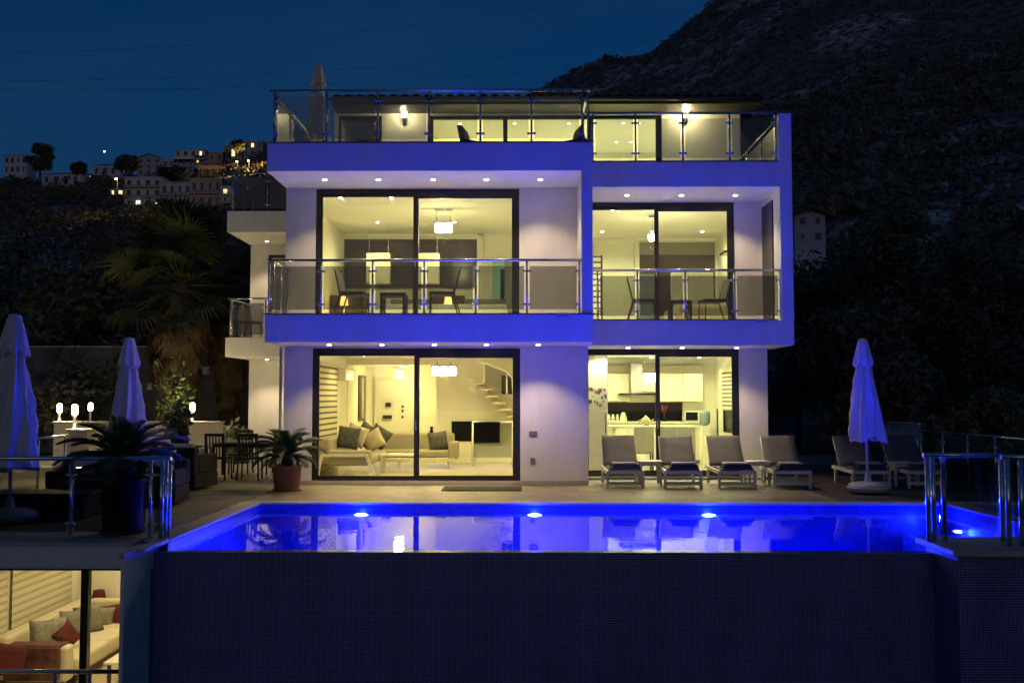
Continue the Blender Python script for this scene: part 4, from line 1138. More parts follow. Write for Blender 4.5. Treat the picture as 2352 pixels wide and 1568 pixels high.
# ---- terrace railings
def rail_thing(label, pts, posts, z=.006, glass=TINTG, h=.98, name='glass_railing'):
    t = thing(name, label, 'railing', (*pts[0], z)); railing(t, pts, posts, z, h, glass, 'handrail', True); return t
yr = 12.15
xr = XP(390, yr)
t = rail_thing('steel and tinted glass railing along the left terrace edge', ((-9.2, yr), (xr, yr)), (0, .25, .5, (XP(172, yr)+9.2)/(xr+9.2), (XP(352, yr)+9.2)/(xr+9.2), .998), glass=TINT)
for dx, dy in ((-.075, .02), (-.03, .16)): part('post', MB().tube([(xr+dx, yr+dy, 0), (xr+dx, yr+dy, .96)], .028, 10), STEEL, t.children[0])
yr = 11.75
def loose_rail(label, x0, x1, y0, y1, posts, z=.035, h=1.0):
    t = thing('steel_railing', label, 'railing', (x0, y0, z)); part('handrail', MB().tube([(x0-.04, y0, z+h), (x1, y1, z+h)], .03, 10), STEEL, t, True)
    for f in posts: part('post', MB().tube([(x0+(x1-x0)*f[0], y0+(y1-y0)*f[0]+f[1], z), (x0+(x1-x0)*f[0], y0+(y1-y0)*f[0]+f[1], z+h)], .03, 12), STEEL, t, True)
    part('glass_panel', MB().box(x0+(x1-x0)*.16, x0+(x1-x0)*.92, min(y0, y1)-.005, min(y0, y1)+.005, z+.08, z+h-.1), TINTG, t, True)
loose_rail('steel post railing with glass on the right pool end block', XP(2122, yr), XP(2292, yr), yr, yr, ((0.01, 0), (.09, .02), (.24, .04), (1.0, 0)))
loose_rail('steel railing at the right frame edge beside the small pool', XP(2300, 11.4), XP(2420, 11.4), 11.4, 11.4, ((.05, 0), (.3, 0), (.95, 0)))
rail_thing('dim steel railing along the right deck edge', ((8.85, 22.3), (8.85, 16.5)), (0, .2, .4, .6, .8, 1.0), glass=TINTG)
t = thing('bar_fence', 'dim vertical bar fence behind the right loungers', 'fence', (8.95, 26, 0))
part('top_rail', MB().tube([(9.0, 26.2, 1.1), (8.87, 22.4, 1.1)], .025, 8), STEEL, t, True); part('bottom_rail', MB().tube([(9.0, 26.2, .1), (8.87, 22.4, .1)], .02, 8), STEEL, t, True)
for k in range(34):
    u = k/33; part('bar', MB().tube([(9.0-.13*u, 26.2-3.8*u, .1), (9.0-.13*u, 26.2-3.8*u, 1.1)], .011, 6), STEEL, t, True)

# ---- balcony and roof furniture
CHF = mat('dark_chair_metal', (.05, .048, .05), .35, metal=.4); CHS = mat('violet_seat', (.13, .11, .13), .7); CHB = mat('chair_mesh_back', (.32, .28, .25), .7)
def balcony_chair():
    t = thing('balcony_chair', 'x', 'chair', group='metal chairs on the balconies')
    part('seat', MB().box(-.23, .23, -.24, .22, .40, .465, .018, 2), CHS, t)
    for a in (-1, 1):
        part('leg', MB().tube([(a*.21, -.22, 0), (a*.21, -.2, .43)], .015, 7), CHF, t)
        part('leg', MB().tube([(a*.21, .34, 0), (a*.21, .22, .4), (a*.21, .23, .5), (a*.21, .33, .9)], .015, 7), CHF, t)
    M = Matrix.Translation((0, .285, .68)) @ Matrix.Rotation(R(-14), 4, 'X')
    part('backrest', MB().box(-.2, .2, -.012, .012, -.2, .2, .01, 1).xf(M), CHB, t)
    return t
bc = balcony_chair()
def small_table(label, x, y, z, w, h, m, name='balcony_table', group='small tables on the balconies'):
    t = thing(name, label, 'table', (x, y, z), 0, group); part('table_top', MB().box(-w/2, w/2, -w/2, w/2, h-.06, h, .008, 1), m, t)
    for a in (-1, 1):
        for b in (-1, 1): part('leg', MB().box(a*(w/2-.03)-.025, a*(w/2-.03)+.025, b*(w/2-.03)-.025, b*(w/2-.03)+.025, 0, h-.061), m, t)
yb1, yb2 = 18.62, 20.2
for i, (px, Y, z, rz, lab) in enumerate(((815, yb1, S1T, 82, 'metal chair facing right on the left balcony'), (1015, yb1, S1T, -82, 'metal chair facing left on the left balcony'), (1478, yb2, R1T, 82, 'metal chair facing right on the right balcony'), (1635, yb2, R1T, -82, 'metal chair facing left on the right balcony'), (575, 25.6, LST, 70, 'pale backed chair on the lower left wing balcony'))):
    place(bc, (XP(px, Y, 600), Y, z+.004), R(rz), lab, i == 0)
small_table('square table between the two chairs on the left balcony', XP(906, yb1, 600), yb1, S1T+.004, .48, .44, CHS)
small_table('square table between the two chairs on the right balcony', XP(1560, yb2, 600), yb2, R1T+.004, .44, .44, CHS)
RCM = mat('roof_chair_dark', (.03, .032, .04), .7)
def roof_chair():
    t = thing('roof_armchair', 'x', 'armchair', group='dark armchairs on the roof terrace')
    part('seat', MB().box(-.3, .3, -.35, .3, .28, .42, .03, 2), RCM, t)
    part('backrest', MB().prism([(.2, .3), (.34, .3), (.48, .98), (.38, .98)], (-.3, .3), 'X'), RCM, t)
    for a in (-1, 1):
        part('armrest', MB().prism([(-.36, .52), (.32, .68), (.34, .62), (-.36, .45)], (a*.33-.03, a*.33+.03), 'X'), RCM, t)
        part('leg', MB().box(a*.33-.03, a*.33+.03, -.36, -.3, 0, .46), RCM, t); part('leg', MB().box(a*.33-.03, a*.33+.03, .24, .3, 0, .62), RCM, t)
    return t
rc = roof_chair()
place(rc, (XP(1108, 20.6, 300), 20.6, S2T+.004), R(80), 'dark armchair facing right on the roof terrace', True)
place(rc, (XP(1286, 20.6, 300), 20.6, S2T+.004), R(-80), 'dark armchair facing left on the roof terrace', False)
small_table('dark square table between the roof terrace armchairs', XP(1194, 20.6, 300), 20.6, S2T+.004, .42, .62, RCM, 'roof_table', None)

# ---- fan palms
def fan_leaf(seed, pet, rad, dead=False, spread=200):
    rd = random.Random(seed); q = MB(); q.tube([(0, 0, 0), (pet*.5, 0, pet*.03), (pet, 0, 0)], [.03, .02, .012], 5)
    vs = []; fs = []; n = 24
    for k in range(n):
        a = R(-spread/2+spread*k/(n-1))*(.35 if dead else 1); L_ = rad*rd.uniform(.8, 1.05)*(1 if dead else .75+.25*math.cos(a*.6))
        d = Vector((math.cos(a), math.sin(a), 0)); s = Vector((-d.y, d.x, 0)); w = .035*rad
        b = Vector((pet, 0, 0)); mid = b+d*L_*.55+Vector((0, 0, .03-.05*abs(math.sin(a)))); tip = b+d*L_+Vector((0, 0, -.22*L_*rd.uniform(.5, 1.4)))
        o = len(vs); vs += [b, mid+s*w+Vector((0, 0, .012)), tip, mid-s*w]; fs.append((o, o+1, o+2, o+3))
    q._faces(vs, fs); return q.mesh('fan_leaf', DEADP if dead else PALM)
FLG = [fan_leaf(i, 1.0+.15*i, .95) for i in range(3)]; FLD = [fan_leaf(10+i, .7+.2*i, .95, True) for i in range(3)]
def fan_palm(label, x, y, h, sc, seed, ng=46, nd=80):
    rd = random.Random(seed); t = thing('fan_palm', label, 'palm tree', (x, y, -.2), 0, 'fan palms left of the villa')
    part('trunk', MB().lathe([(.38*sc, 0), (.30*sc, h*.2), (.27*sc, h*.6), (.25*sc, h), (.1, h+.3)], n=16, wob=lambda a, i: 1+.06*math.sin(7*a+i)), BARK, t)
    for k in range(ng):
        o = link(bpy.data.objects.new('fan_leaf', FLG[k % 3])); o.parent = t; e = R(75-115*(k/ng)+rd.uniform(-8, 8))
        o.location = (0, 0, h+.25-.35*k/ng); o.rotation_euler = (rd.uniform(-.5, .5), -e, k*2.4); s = sc*rd.uniform(.9, 1.15); o.scale = (s,)*3
    for k in range(nd):
        o = link(bpy.data.objects.new('dead_leaf', FLD[k % 3])); o.parent = t; u = k/nd
        o.location = (0, 0, h-.1-u*h*.45); o.rotation_euler = (rd.uniform(-.4, .4), R(58+24*u+rd.uniform(-6, 6)), k*2.4+rd.uniform(-.2, .2)); s = sc*rd.uniform(.8, 1.1); o.scale = (s,)*3
    return t
fan_palm('large fan palm with a shaggy skirt of dead leaves left of the villa', XP(415, 29.5, 700), 29.5, ZP(655, 29.5, 415)+.2, 1.1, 4)
fan_palm('second fan palm half hidden by the villa wing', XP(528, 31.5, 700), 31.5, ZP(700, 31.5, 528)+.2, .85, 7, 40, 60)
# ================================================================== ROOMS: FURNITURE
SOFA = mat('sofa_fabric', (.30, .26, .19), .9, var=.08, scale=10, bump=.1, bscale=200)
SOFAF = mat('sofa_white_frame', (.62, .58, .46), .45)
CUSHD = mat('dark_patterned_cushion', (.06, .055, .05), .85, var=.7, scale=14)
CUSHL = mat('beige_cushion', (.42, .36, .26), .9, var=.1, scale=14)
LACQ = mat('white_lacquer', (.72, .69, .58), .25)
DWOOD = mat('dark_wood_panel', (.055, .033, .018), .16, var=.35, scale=5, stretch=(1, 1, 9))
DWOOD2 = mat('dark_wood_furniture', (.055, .032, .02), .45, var=.25, scale=5)
BGLOSS = mat('black_gloss', (.008, .008, .010), .2, spec=.15)
STRIP = mat('blind_fabric', (.62, .58, .44), .85)
STRIPD = mat('blind_mesh_dark', (.13, .10, .07), .9)
CHROME = mat('chrome', (.75, .74, .70), .12, metal=1)
STEELR = mat('satin_steel', (.45, .44, .42), .5, metal=.8)
STRIPM = mat('blind_mesh_pale', (.44, .39, .27), .9)
RED = mat('red_fabric', (.085, .006, .012), .85, var=.25, scale=10)
GREYC = mat('grey_velvet_cushion', (.19, .18, .14), .8, var=.4, scale=12)
WSOFA = mat('cream_sofa', (.62, .55, .40), .9, var=.05, scale=8, bump=.1, bscale=160)
DOORM = mat('white_door', (.66, .64, .54), .4)
def wbox(x0, x1, y0, y1, z0, z1, bev=.01, seg=1): return MB().box(x0, x1, y0, y1, z0, z1, bev, seg)

def pendant(label, x, y, z_ceil, z_lamp, cubes, power, w=.16, name='pendant_lamp', col=WARM):
    t = thing(name, label, 'pendant lamp', (x, y, z_lamp), 0, 'glass cube pendant lamps'); n = cubes; W = n*w+(n-1)*.03; d = z_ceil-z_lamp
    part('ceiling_plate', MB().box(-.2, .2, -.05, .05, d-.03, d-.001, .004, 1), CHROME, t)
    for s in (-1, 1): part('rod', MB().tube([(s*.15, 0, .09), (s*.15, 0, d-.03)], .008, 6), CHROME, t)
    part('bar', MB().box(-W/2-.02, W/2+.02, -.07, .07, .075, .1, .004, 1), BLACK, t)
    for k in range(n):
        a = -W/2+k*(w+.03); part('glass_cube', MB().box(a, a+w, -w/2, w/2, -.13, .074, .02, 2), LAMP_E, t)
    lamp('pendant_light', 'POINT', (0, 0, -.26), power, col, t, .14, world=False)
    return t
zc = GT-.02
# ---- living room
p = at(1020, 849, 22.5); pendant('three cube pendant lamp in the living room', p.x, 22.5, zc, p.z, 3, 45)
p = at(918, 856, 27.6); pendant('small cube pendant lamp in the hall behind the sofa', p.x, 27.6, GT-.15, p.z, 1, 40, .2)
t = thing('corner_sofa', 'grey beige corner sofa with white angled frame in the living room', 'sofa', (-3.2, 22.3, .05))
sy = 23.4; fz = .05
part('seat', wbox(XP(858, sy), XP(1032, sy), sy-.25, sy+.6, .30, .47, .05, 3), SOFA, t, True)
part('backrest', wbox(XP(862, sy), XP(1040, sy), sy+.61, sy+.85, .30, .84, .06, 3), SOFA, t, True)
part('armrest', wbox(XP(1032, sy)+.005, XP(1052, sy), sy-.25, sy+.6, .25, .66, .04, 3), SOFA, t, True)
part('seat', wbox(-4.05, -3.15, 21.0, 23.14, .30, .47, .05, 3), SOFA, t, True)
part('backrest', wbox(-4.32, -4.055, 21.0, 24.25, .28, .84, .06, 3), SOFA, t, True)
part('armrest', wbox(-4.05, -3.15, 20.72, 20.995, .28, .60, .05, 3), SOFA, t, True)
q = MB()
for (x0, x1) in ((-4.15, -4.25), (-3.25, -3.05)): q.prism([(x0-.03, .52), (x0+.03, .52), (x1+.03, .05), (x1-.03, .05)], (20.66, 20.72), 'Y')
q.box(-4.17, -3.2, 20.665, 20.715, .47, .53); part('leg_frame', q, SOFAF, t, True)
for x in (-2.9, -1.75):
    part('leg', wbox(x, x+.06, sy-.2, sy-.14, .05, .299, .004), SOFAF, t, True)
part('base_rail', wbox(XP(870, sy), XP(1048, sy), sy-.27, sy-.24, .22, .29, .004), SOFAF, t, True)
CL = [(800, 1005, 21.9, .5, 8, CUSHD, 'dark patterned cushion at the left end of the corner sofa'), (818, 1000, 22.3, .48, 20, CUSHL, 'beige cushion leaning at the left of the corner sofa'), (842, 1000, 22.9, .52, 35, CUSHD, 'dark tilted cushion in the sofa corner'), (858, 1010, 22.8, .46, -28, CUSHL, 'beige tilted cushion in front of the dark corner cushion'), (870, 1003, 23.6, .5, 32, CUSHD, 'dark cushion at the right of the sofa corner group'), (1006, 1013, 23.5, .46, -8, CUSHD, 'black and white patterned cushion at the right sofa arm')]
for (px, py, Y, s, rot, m, lab) in CL:
    p = at(px, py, Y); single('cushion', MB().pillow(s, s, .17, 8, Matrix.Translation(p) @ Matrix.Rotation(R(-12), 4, 'X') @ Matrix.Rotation(R(rot), 4, 'Y')), m, lab, 'cushion', 'cushions on the living room sofa')
t = thing('coffee_table', 'white coffee table before the corner sofa', 'table', (XP(920, 22.2), 22.2, .05))
part('table_top', wbox(-.42, .42, -.3, .3, .36, .40, .006), LACQ, t)
for a in (-1, 1): part('leg', wbox(a*.38-.025, a*.38+.025, -.28, .28, 0, .359, .004), LACQ, t)
# wall things on the left living room wall
def zebra_blind(label, xw, y0, y1, z0, z1, n, side=1, name='zebra_blind', th=.012):
    t = thing(name, label, 'blind', (xw, (y0+y1)/2, z0)); s = (z1-z0)/n; x = xw+side*.05
    for k in range(n):
        za = z0+k*s
        part('opaque_strip', MB().box(*sorted((x, x+side*th)), y0, y1, za, za+s*.62), STRIP, t, True)
        part('mesh_strip', MB().box(*sorted((x+side*.002, x+side*.006)), y0+.005, y1-.005, za+s*.62+.001, za+s-.001), STRIPD, t, True)
    part('headbox', MB().box(*sorted((xw+side*.013, xw+side*.1)), y0-.02, y1+.02, z1, z1+.09, .006, 1), STRIP, t, True)
    part('bottom_bar', MB().box(*sorted((x-side*.004, x+side*.018)), y0, y1, z0-.03, z0-.001), CHROME, t, True)
zebra_blind('zebra striped blind on the left living room wall', A0+.012, 21.7, 23.9, .35, 2.4, 16)
t = thing('air_conditioner', 'white wall air conditioner above the sofa', 'air conditioner', (A0+.02, 24.6, 2.1))
part('housing', wbox(A0+.014, A0+.24, 24.1, 25.2, 2.1, 2.4, .03, 3), LACQ, t, True); part('outlet', wbox(A0+.2, A0+.245, 24.15, 25.15, 2.11, 2.15, .002), BLACK, t, True)
t = thing('wall_art', 'tall dark striped wall picture left of the hall', 'picture', (A0+.02, 27.8, 1.1))
part('frame', wbox(A0+.014, A0+.05, 27.2, 28.4, 1.05, 2.3, .004), DWOOD2, t, True)
for k in range(3): part('panel', wbox(A0+.051, A0+.06, 27.28+.36*k, 27.58+.36*k, 1.1, 2.25, .002), (DWOOD, CUSHL, DWOOD)[k], t, True)
# hall door and intercom
t = thing('entrance_door', 'white entrance door at the back of the hall', 'door', (XP(905, 28.5), 28.5, .05))
q0, q1 = XP(868, 28.5), XP(952, 28.5)
part('door_frame', MB().box(q0-.08, q0, 28.5, 28.59, .05, 2.2).box(q1, q1+.08, 28.5, 28.59, .05, 2.2).box(q0-.08, q1+.08, 28.5, 28.59, 2.2, 2.28), LACQ, t, True)
part('door_leaf', wbox(q0+.003, q1-.003, 28.53, 28.58, .05, 2.197, .004), DOORM, t, True)
for py in (936, 946, 960): 
    z = ZP(py, 28.5); part('lock', wbox(XP(923, 28.5), XP(923, 28.5)+.06, 28.5, 28.529, z, z+.07, .004), BLACK, t, True)
for (px, py, w, h, lab) in ((892, 929, .16, .12, 'small intercom screen on the hall wall'), (890, 957, .26, .1, 'small light switch plate on the hall wall')):
    p = at(px, py, 28.5); single('intercom', wbox(p.x-w/2, p.x+w/2, 28.46, 28.498, p.z-h/2, p.z+h/2, .004), BLACK, lab, 'intercom')
# staircase in the right back corner, rising to the left
t = thing('staircase', 'white staircase with glass balustrade in the living room corner', 'staircase', (.3, 25.0, .05))
xs0, xs1 = XP(1188, 25), XP(1098, 25)
z_lo, z_hi = ZP(962, 25), ZP(872, 25)
n = 6
for k in range(n):
    u = k/n; xa = xs0+.0-(xs0-xs1)*u; z = z_lo+(z_hi-z_lo)*(k+.6)/n
    part('stair_tread', wbox(xa-.26, xa+.02, 24.6, 25.49, z-.05, z, .004), mat('tread_wood', (.52, .43, .28), .4) if k == 0 else MATS['tread_wood'], t, True)
q = MB().prism([(xs0+.05, z_lo-.25), (xs1-.25, z_hi-.28), (xs1-.25, z_hi+.03), (xs1-.1, z_hi+.02), (xs0+.05, z_lo+.02)], (25.3, 25.485), 'Y'); part('stringer', q, LACQ, t, True)
rp = [(XP(1100, 24.6), 24.6, ZP(828, 24.6)), (XP(1165, 24.6), 24.6, ZP(853, 24.6)), (XP(1178, 24.6), 24.6, ZP(868, 24.6)), (XP(1184, 24.6), 24.6, ZP(960, 24.6))]
part('handrail', MB().tube(rp, .04, 8), LACQ, t, True)
for px, pa, pb in ((1112, 832, 880), (1164, 855, 905)): part('post', MB().tube([(XP(px, 24.6), 24.6, ZP(pb, 24.6)), (XP(px, 24.6), 24.6, ZP(pa, 24.6))], .022, 8), LACQ, t, True)
part('glass_panel', MB().prism([(XP(1112, 24.6), ZP(836, 24.6)), (XP(1164, 24.6), ZP(856, 24.6)), (XP(1164, 24.6), ZP(903, 24.6)), (XP(1112, 24.6), ZP(876, 24.6))], (24.595, 24.605), 'Y'), TINTG, t, True)
a, b = at(1152, 905, 25.46), at(1189, 862, 25.46)
single('stair_window', wbox(a.x, min(b.x, A1-.03), 25.44, 25.495, a.z, b.z, .004), BGLOSS, 'dark stairwell window above the stair treads', 'window')
t = thing('low_parapet', 'white framed glass parapet at the stairwell foot', 'parapet', (.05, 24.2, .05))
q0, q1, z1 = XP(1086, 24.2), XP(1178, 24.2), ZP(968, 24.2)
part('frame', MB().tube([(q0, 24.2, .05), (q0, 24.2, z1), (q1, 24.2, z1), (q1, 24.2, .05)], .03, 8), LACQ, t, True)
part('glass_panel', MB().box(q0+.03, q1-.03, 24.195, 24.205, .25, z1-.05), TINTG, t, True)
t = thing('television', 'black flat television on the low white living room unit', 'television', (XP(1090, 25.4), 25.4, .6))
a, b = at(1037, 1016, 25.42), at(1148, 967, 25.42)
part('screen', wbox(a.x, b.x, 25.40, 25.46, a.z, b.z, .006), BGLOSS, t, True)
t = thing('media_unit', 'low white cabinet below the television', 'cabinet', (XP(1070, 25.2), 25.2, .05))
part('carcass', wbox(XP(1040, 25.2), XP(1085, 25.2), 25.0, 25.48, .05, .58, .006), LACQ, t, True); part('drawer', wbox(XP(1042, 25.2), XP(1083, 25.2), 24.985, 24.999, .3, .56, .002), LACQ, t, True)
single('floor_vase', MB().lathe([(.05, 0), (.07, .1), (.035, .3), (.045, .36)], (XP(992, 25.2), 25.2, .6), 14), BGLOSS, 'small dark vase with reeds by the living room wall', 'vase')
single('door_mat', wbox(XP(1150, 19.95), XP(1190, 19.95)+.1, 19.75, 20.1, .048, .066, .005), MATS['mat_fibre'], 'dark mat just inside the open living room door', 'door mat')

# ---- kitchen
kz = .03; ky = 25.9
def K(cx, cy): return 1286+.2734*cx, 735+.2734*cy
t = thing('kitchen_cabinets', 'cream fitted kitchen with black glass splashback', 'kitchen', (3, 25.6, kz))
zt, zb_ = ZP(K(0, 448)[1], 25.5), ZP(K(0, 682)[1], 25.5)
xs = [XP(K(c, 0)[0], 25.5) for c in (400, 585, 800, 1030, 1200)]
for a, b in zip(xs[:-1], xs[1:]): 
    if not (abs(a-xs[1]) < .01): part('wall_cabinet', wbox(a+.004, b-.004, 25.5, 25.88, zb_, zt, .006), LACQ, t, True)
part('wall_cabinet', wbox(xs[1]+.004, xs[2]-.004, 25.5, 25.88, ZP(K(0, 600)[1], 25.5), zt, .006), LACQ, t, True)
part('pelmet', wbox(xs[0], xs[-1], 25.6, 25.88, zt+.002, ZP(K(0, 380)[1], 25.5), .004), mat('grey_beige', (.40, .36, .27), .6), t, True)
cz = ZP(K(0, 850)[1], 25.4)
part('splashback', wbox(XP(K(400, 0)[0], 25.85), XP(K(1025, 0)[0], 25.85), 25.86, 25.885, cz, zb_-.03, .002), BGLOSS, t, True)
part('worktop', wbox(XP(K(395, 0)[0], 25.4), XP(K(1240, 0)[0], 25.4), 25.2, 25.88, cz-.04, cz-.001, .004), LACQ, t, True)
for k in range(5):
    a = xs[0]+(xs[-1]-xs[0])*k/5; part('base_cabinet', wbox(a+.003, a+(xs[-1]-xs[0])/5-.003, 25.25, 25.85, kz+.1, cz-.042, .006), LACQ, t, True)
t = thing('cooker_hood', 'steel chimney cooker hood with a wide flat canopy', 'cooker hood', (2.9, 25.3, 1.7))
part('chimney', wbox(XP(K(592, 0)[0], 25.3), XP(K(688, 0)[0], 25.3), 25.25, 25.49, ZP(K(0, 612)[1], 25.3), ZP(K(0, 365)[1], 25.3), .004), STEELR, t, True)
part('canopy', wbox(XP(K(488, 0)[0], 25.2), XP(K(802, 0)[0], 25.2), 25.0, 25.49, ZP(K(0, 630)[1], 25.2), ZP(K(0, 613)[1], 25.2), .004), BGLOSS, t, True)
t = thing('fridge', 'tall white fridge covered with coloured magnets', 'fridge', (1.6, 22.2, kz)); fx1 = XP(K(398, 0)[0], 21.75); fx0 = B0+.02
ftop = ZP(K(0, 555)[1], 21.75); fs_ = ZP(K(0, 755)[1], 21.75)
part('freezer_door', wbox(fx0, fx1, 21.75, 22.4, fs_+.006, ftop, .01), LACQ, t, True); part('fridge_door', wbox(fx0, fx1, 21.75, 22.4, .12, fs_-.006, .01), LACQ, t, True); part('kick_plate', wbox(fx0, fx1, 21.78, 22.4, kz, .115, .002), BLACK, t, True)
part('handle', wbox(fx1-.06, fx1-.03, 21.71, 21.75, fs_-.5, fs_-.05, .004), CHROME, t, True)
rd = random.Random(5); MG = [mat('magnet_%d' % i, c, .5) for i, c in enumerate(((.3, .05, .03), (.05, .05, .06), (.06, .12, .25), (.4, .25, .06), (.1, .2, .07), (.5, .45, .35)))]
for k in range(26):
    x = rd.uniform(fx0+.04, fx1-.06); z = rd.uniform(fs_+.06, ftop-.08); w = rd.uniform(.025, .07); h = rd.uniform(.025, .09)
    part('magnet', wbox(x, x+w, 21.742, 21.749, z, z+h, .001), MG[k % 6], t, True)
single('tall_cabinet', wbox(fx0, fx1, 21.8, 22.4, ftop+.02, R1B-.03, .006), LACQ, 'cream cupboard above the magnet covered fridge', 'cupboard')
p = at(1494, 864, 23.4); pendant('cube pendant lamp above the kitchen table', p.x, 23.4, R1B-.02, p.z, 2, 40, .14, col=PALE)
# dining table and upholstered chairs
t = thing('kitchen_table', 'white kitchen dining table behind the loungers', 'table', (XP(1500, 23.2), 23.2, kz)); tz = ZP(977, 23.2)-kz
part('table_top', wbox(-1.05, .95, -.45, .45, tz-.05, tz, .006), LACQ, t)
for a in (-.95, .85): part('leg', wbox(a-.04, a+.04, -.4, .4, 0, tz-.051, .004), LACQ, t)
UPH = mat('pale_chair_cover', (.42, .40, .32), .8, var=.05, scale=9)
def uchair():
    t = thing('dining_chair', 'x', 'chair', group='pale upholstered kitchen chairs')
    part('backrest', MB().box(-.22, .22, .2, .27, .42, 1.02, .03, 3), UPH, t); part('seat', MB().box(-.22, .22, -.22, .2, .40, .5, .03, 3), UPH, t)
    for a in (-1, 1):
        for b in (-.18, .22): part('leg', MB().box(a*.19-.018, a*.19+.018, b-.018, b+.018, 0, .41), BLACK, t)
    return t
uc = uchair()
for i, (px, Y, rz, lab) in enumerate(((1475, 22.45, 180, 'pale kitchen chair left of the door mullion with its back outward'), (1532, 22.5, 178, 'pale kitchen chair just right of the door mullion'), (1568, 22.4, 183, 'rightmost pale kitchen chair with its back outward'), (1385, 23.3, 85, 'pale kitchen chair at the left end of the table'))):
    place(uc, (XP(px, Y), Y, kz+.01), R(rz), lab, i == 0)
# worktop and table things
def on_top(px, Y, z): return (XP(px, Y), Y, z+.012)
x, y, z = on_top(1407, 25.4, cz); t = thing('storage_jars', 'three small white jars in a rack on the worktop', 'jars', (x, y, cz))
part('rack', wbox(-.17, .17, -.06, .06, 0, .03, .004), LACQ, t)
for k in range(3): part('jar', MB().lathe([(.04, .031), (.045, .1), (.03, .15), (.03, .18)], (-.11+.11*k, 0, 0), 12), LACQ, t)
x, y, z = on_top(1431, 25.35, cz); t = thing('kettle', 'white kettle on the worktop beside the jars', 'kettle', (x, y, cz))
part('body', MB().lathe([(.1, 0), (.1, .02), (.08, .12), (.05, .22), (.03, .24)], n=16), LACQ, t); part('handle', MB().tube([(.05, 0, .22), (.13, 0, .2), (.12, 0, .06)], .014, 6), BLACK, t)
x, y, z = on_top(1482, 23.0, tz+kz); t = thing('teapot', 'patterned teapot on the kitchen table', 'teapot', (x, y, tz+kz))
TP = mat('teapot_glaze', (.45, .40, .25), .3, var=.7, scale=30)
part('body', MB().lathe([(.06, 0), (.11, .06), (.11, .13), (.06, .19), (.03, .2), (.02, .24)], n=18), TP, t); part('spout', MB().tube([(.1, 0, .08), (.18, 0, .16)], [.025, .012], 8), TP, t); part('handle', MB().tube([(-.1, 0, .15), (-.18, 0, .12), (-.1, 0, .05)], .012, 6), TP, t)
x, y, z = on_top(1524, 25.3, cz); t = thing('flower_vase', 'slim vase of dark red flowers on the worktop', 'vase', (x, y, cz))
part('vase', MB().lathe([(.03, 0), (.045, .08), (.02, .18)], n=12), BGLOSS, t); q = MB(); rd = random.Random(3)
for k in range(9): a = rd.uniform(0, 6.3); q.tube([(0, 0, .15), (math.cos(a)*.08, math.sin(a)*.05, rd.uniform(.3, .45))], [.006, .02], 5)
part('flowers', q, RED, t)
t = thing('microwave', 'white microwave oven with dark door on the worktop', 'microwave', (XP(1590, 25.4), 25.4, cz)); a, b = XP(1571, 25.3), XP(1610, 25.3); h = ZP(K(0, 762)[1], 25.3)-cz
part('housing', wbox(a, b, 25.3, 25.7, cz, cz+h, .008), LACQ, t, True); part('door', wbox(a+.03, b-.1, 25.285, 25.299, cz+.03, cz+h-.03, .003), BGLOSS, t, True)
t = thing('water_dispenser', 'water dispenser with bluish bottle right of the microwave', 'water dispenser', (XP(1617, 24.6), 24.6, kz)); zz = ZP(K(0, 885)[1], 24.6); zz2 = ZP(K(0, 757)[1], 24.6)
part('cabinet', wbox(XP(1607, 24.6), XP(1627, 24.6), 24.45, 24.75, kz, zz, .01), LACQ, t, True)
part('bottle', MB().lathe([(.05, 0), (.13, .06), (.135, .3), (.13, zz2-zz-.02), (.06, zz2-zz)], (XP(1617, 24.6), 24.6, zz), 18), mat('bottle_plastic', (.25, .34, .36), .15), t, True)
zebra_blind('brown and cream zebra blind on the right kitchen wall', B1-.012, 22.75, 24.75, 1.42, 2.3, 9, -1, th=.012)
t = thing('kitchen_window', 'dark side window below the zebra blind in the kitchen', 'window', (B1-.02, 23.7, .9))
part('frame', MB().box(B1-.06, B1-.013, 22.8, 22.9, .85, 1.38).box(B1-.06, B1-.013, 23.6, 23.7, .85, 1.38).box(B1-.06, B1-.013, 24.6, 24.7, .85, 1.38), BLACK, t, True); part('pane', MB().box(B1-.04, B1-.03, 22.9, 24.6, .85, 1.38), BGLOSS, t, True)
t = thing('bottle_stand', 'dark coat stand by the kitchen side window', 'stand', (XP(1646, 23.6), 23.6, kz)); part('pole', MB().tube([(0, 0, .03), (0, 0, 1.4)], .02, 8), BLACK, t); part('foot', MB().lathe([(.16, 0), (.16, .02), (.03, .04)], n=16), BLACK, t)

# ---- bedroom behind the left balcony
def B6(cx, cy): return 704+.2213*cx, 416.5+.2213*cy
by = 24.98; fl = S1T+.002
t = thing('headboard_wall', 'dark wood panelling behind the left bedroom bed', 'panelling', (-1.9, by, fl))
px0, py0 = B6(370, 605); px1, py1 = B6(1770, 1110)
a, b = at(px0, py1, by), at(px1, py0, by); nb = 8
for k in range(nb):
    zA, zB = a.z+(b.z-a.z)*k/nb, a.z+(b.z-a.z)*(k+1)/nb
    part('wood_board', wbox(a.x, b.x, by-.03-.004*(k % 2), by-.001, zA+.0015, zB-.0015, .001), DWOOD, t, True)
part('surround', MB().box(a.x-.16, a.x-.002, by-.07, by-.001, fl, b.z+.14).box(b.x+.002, b.x+.16, by-.07, by-.001, fl, b.z+.14).box(a.x-.16, b.x+.16, by-.069, by-.002, b.z+.003, b.z+.14), LACQ, t, True)
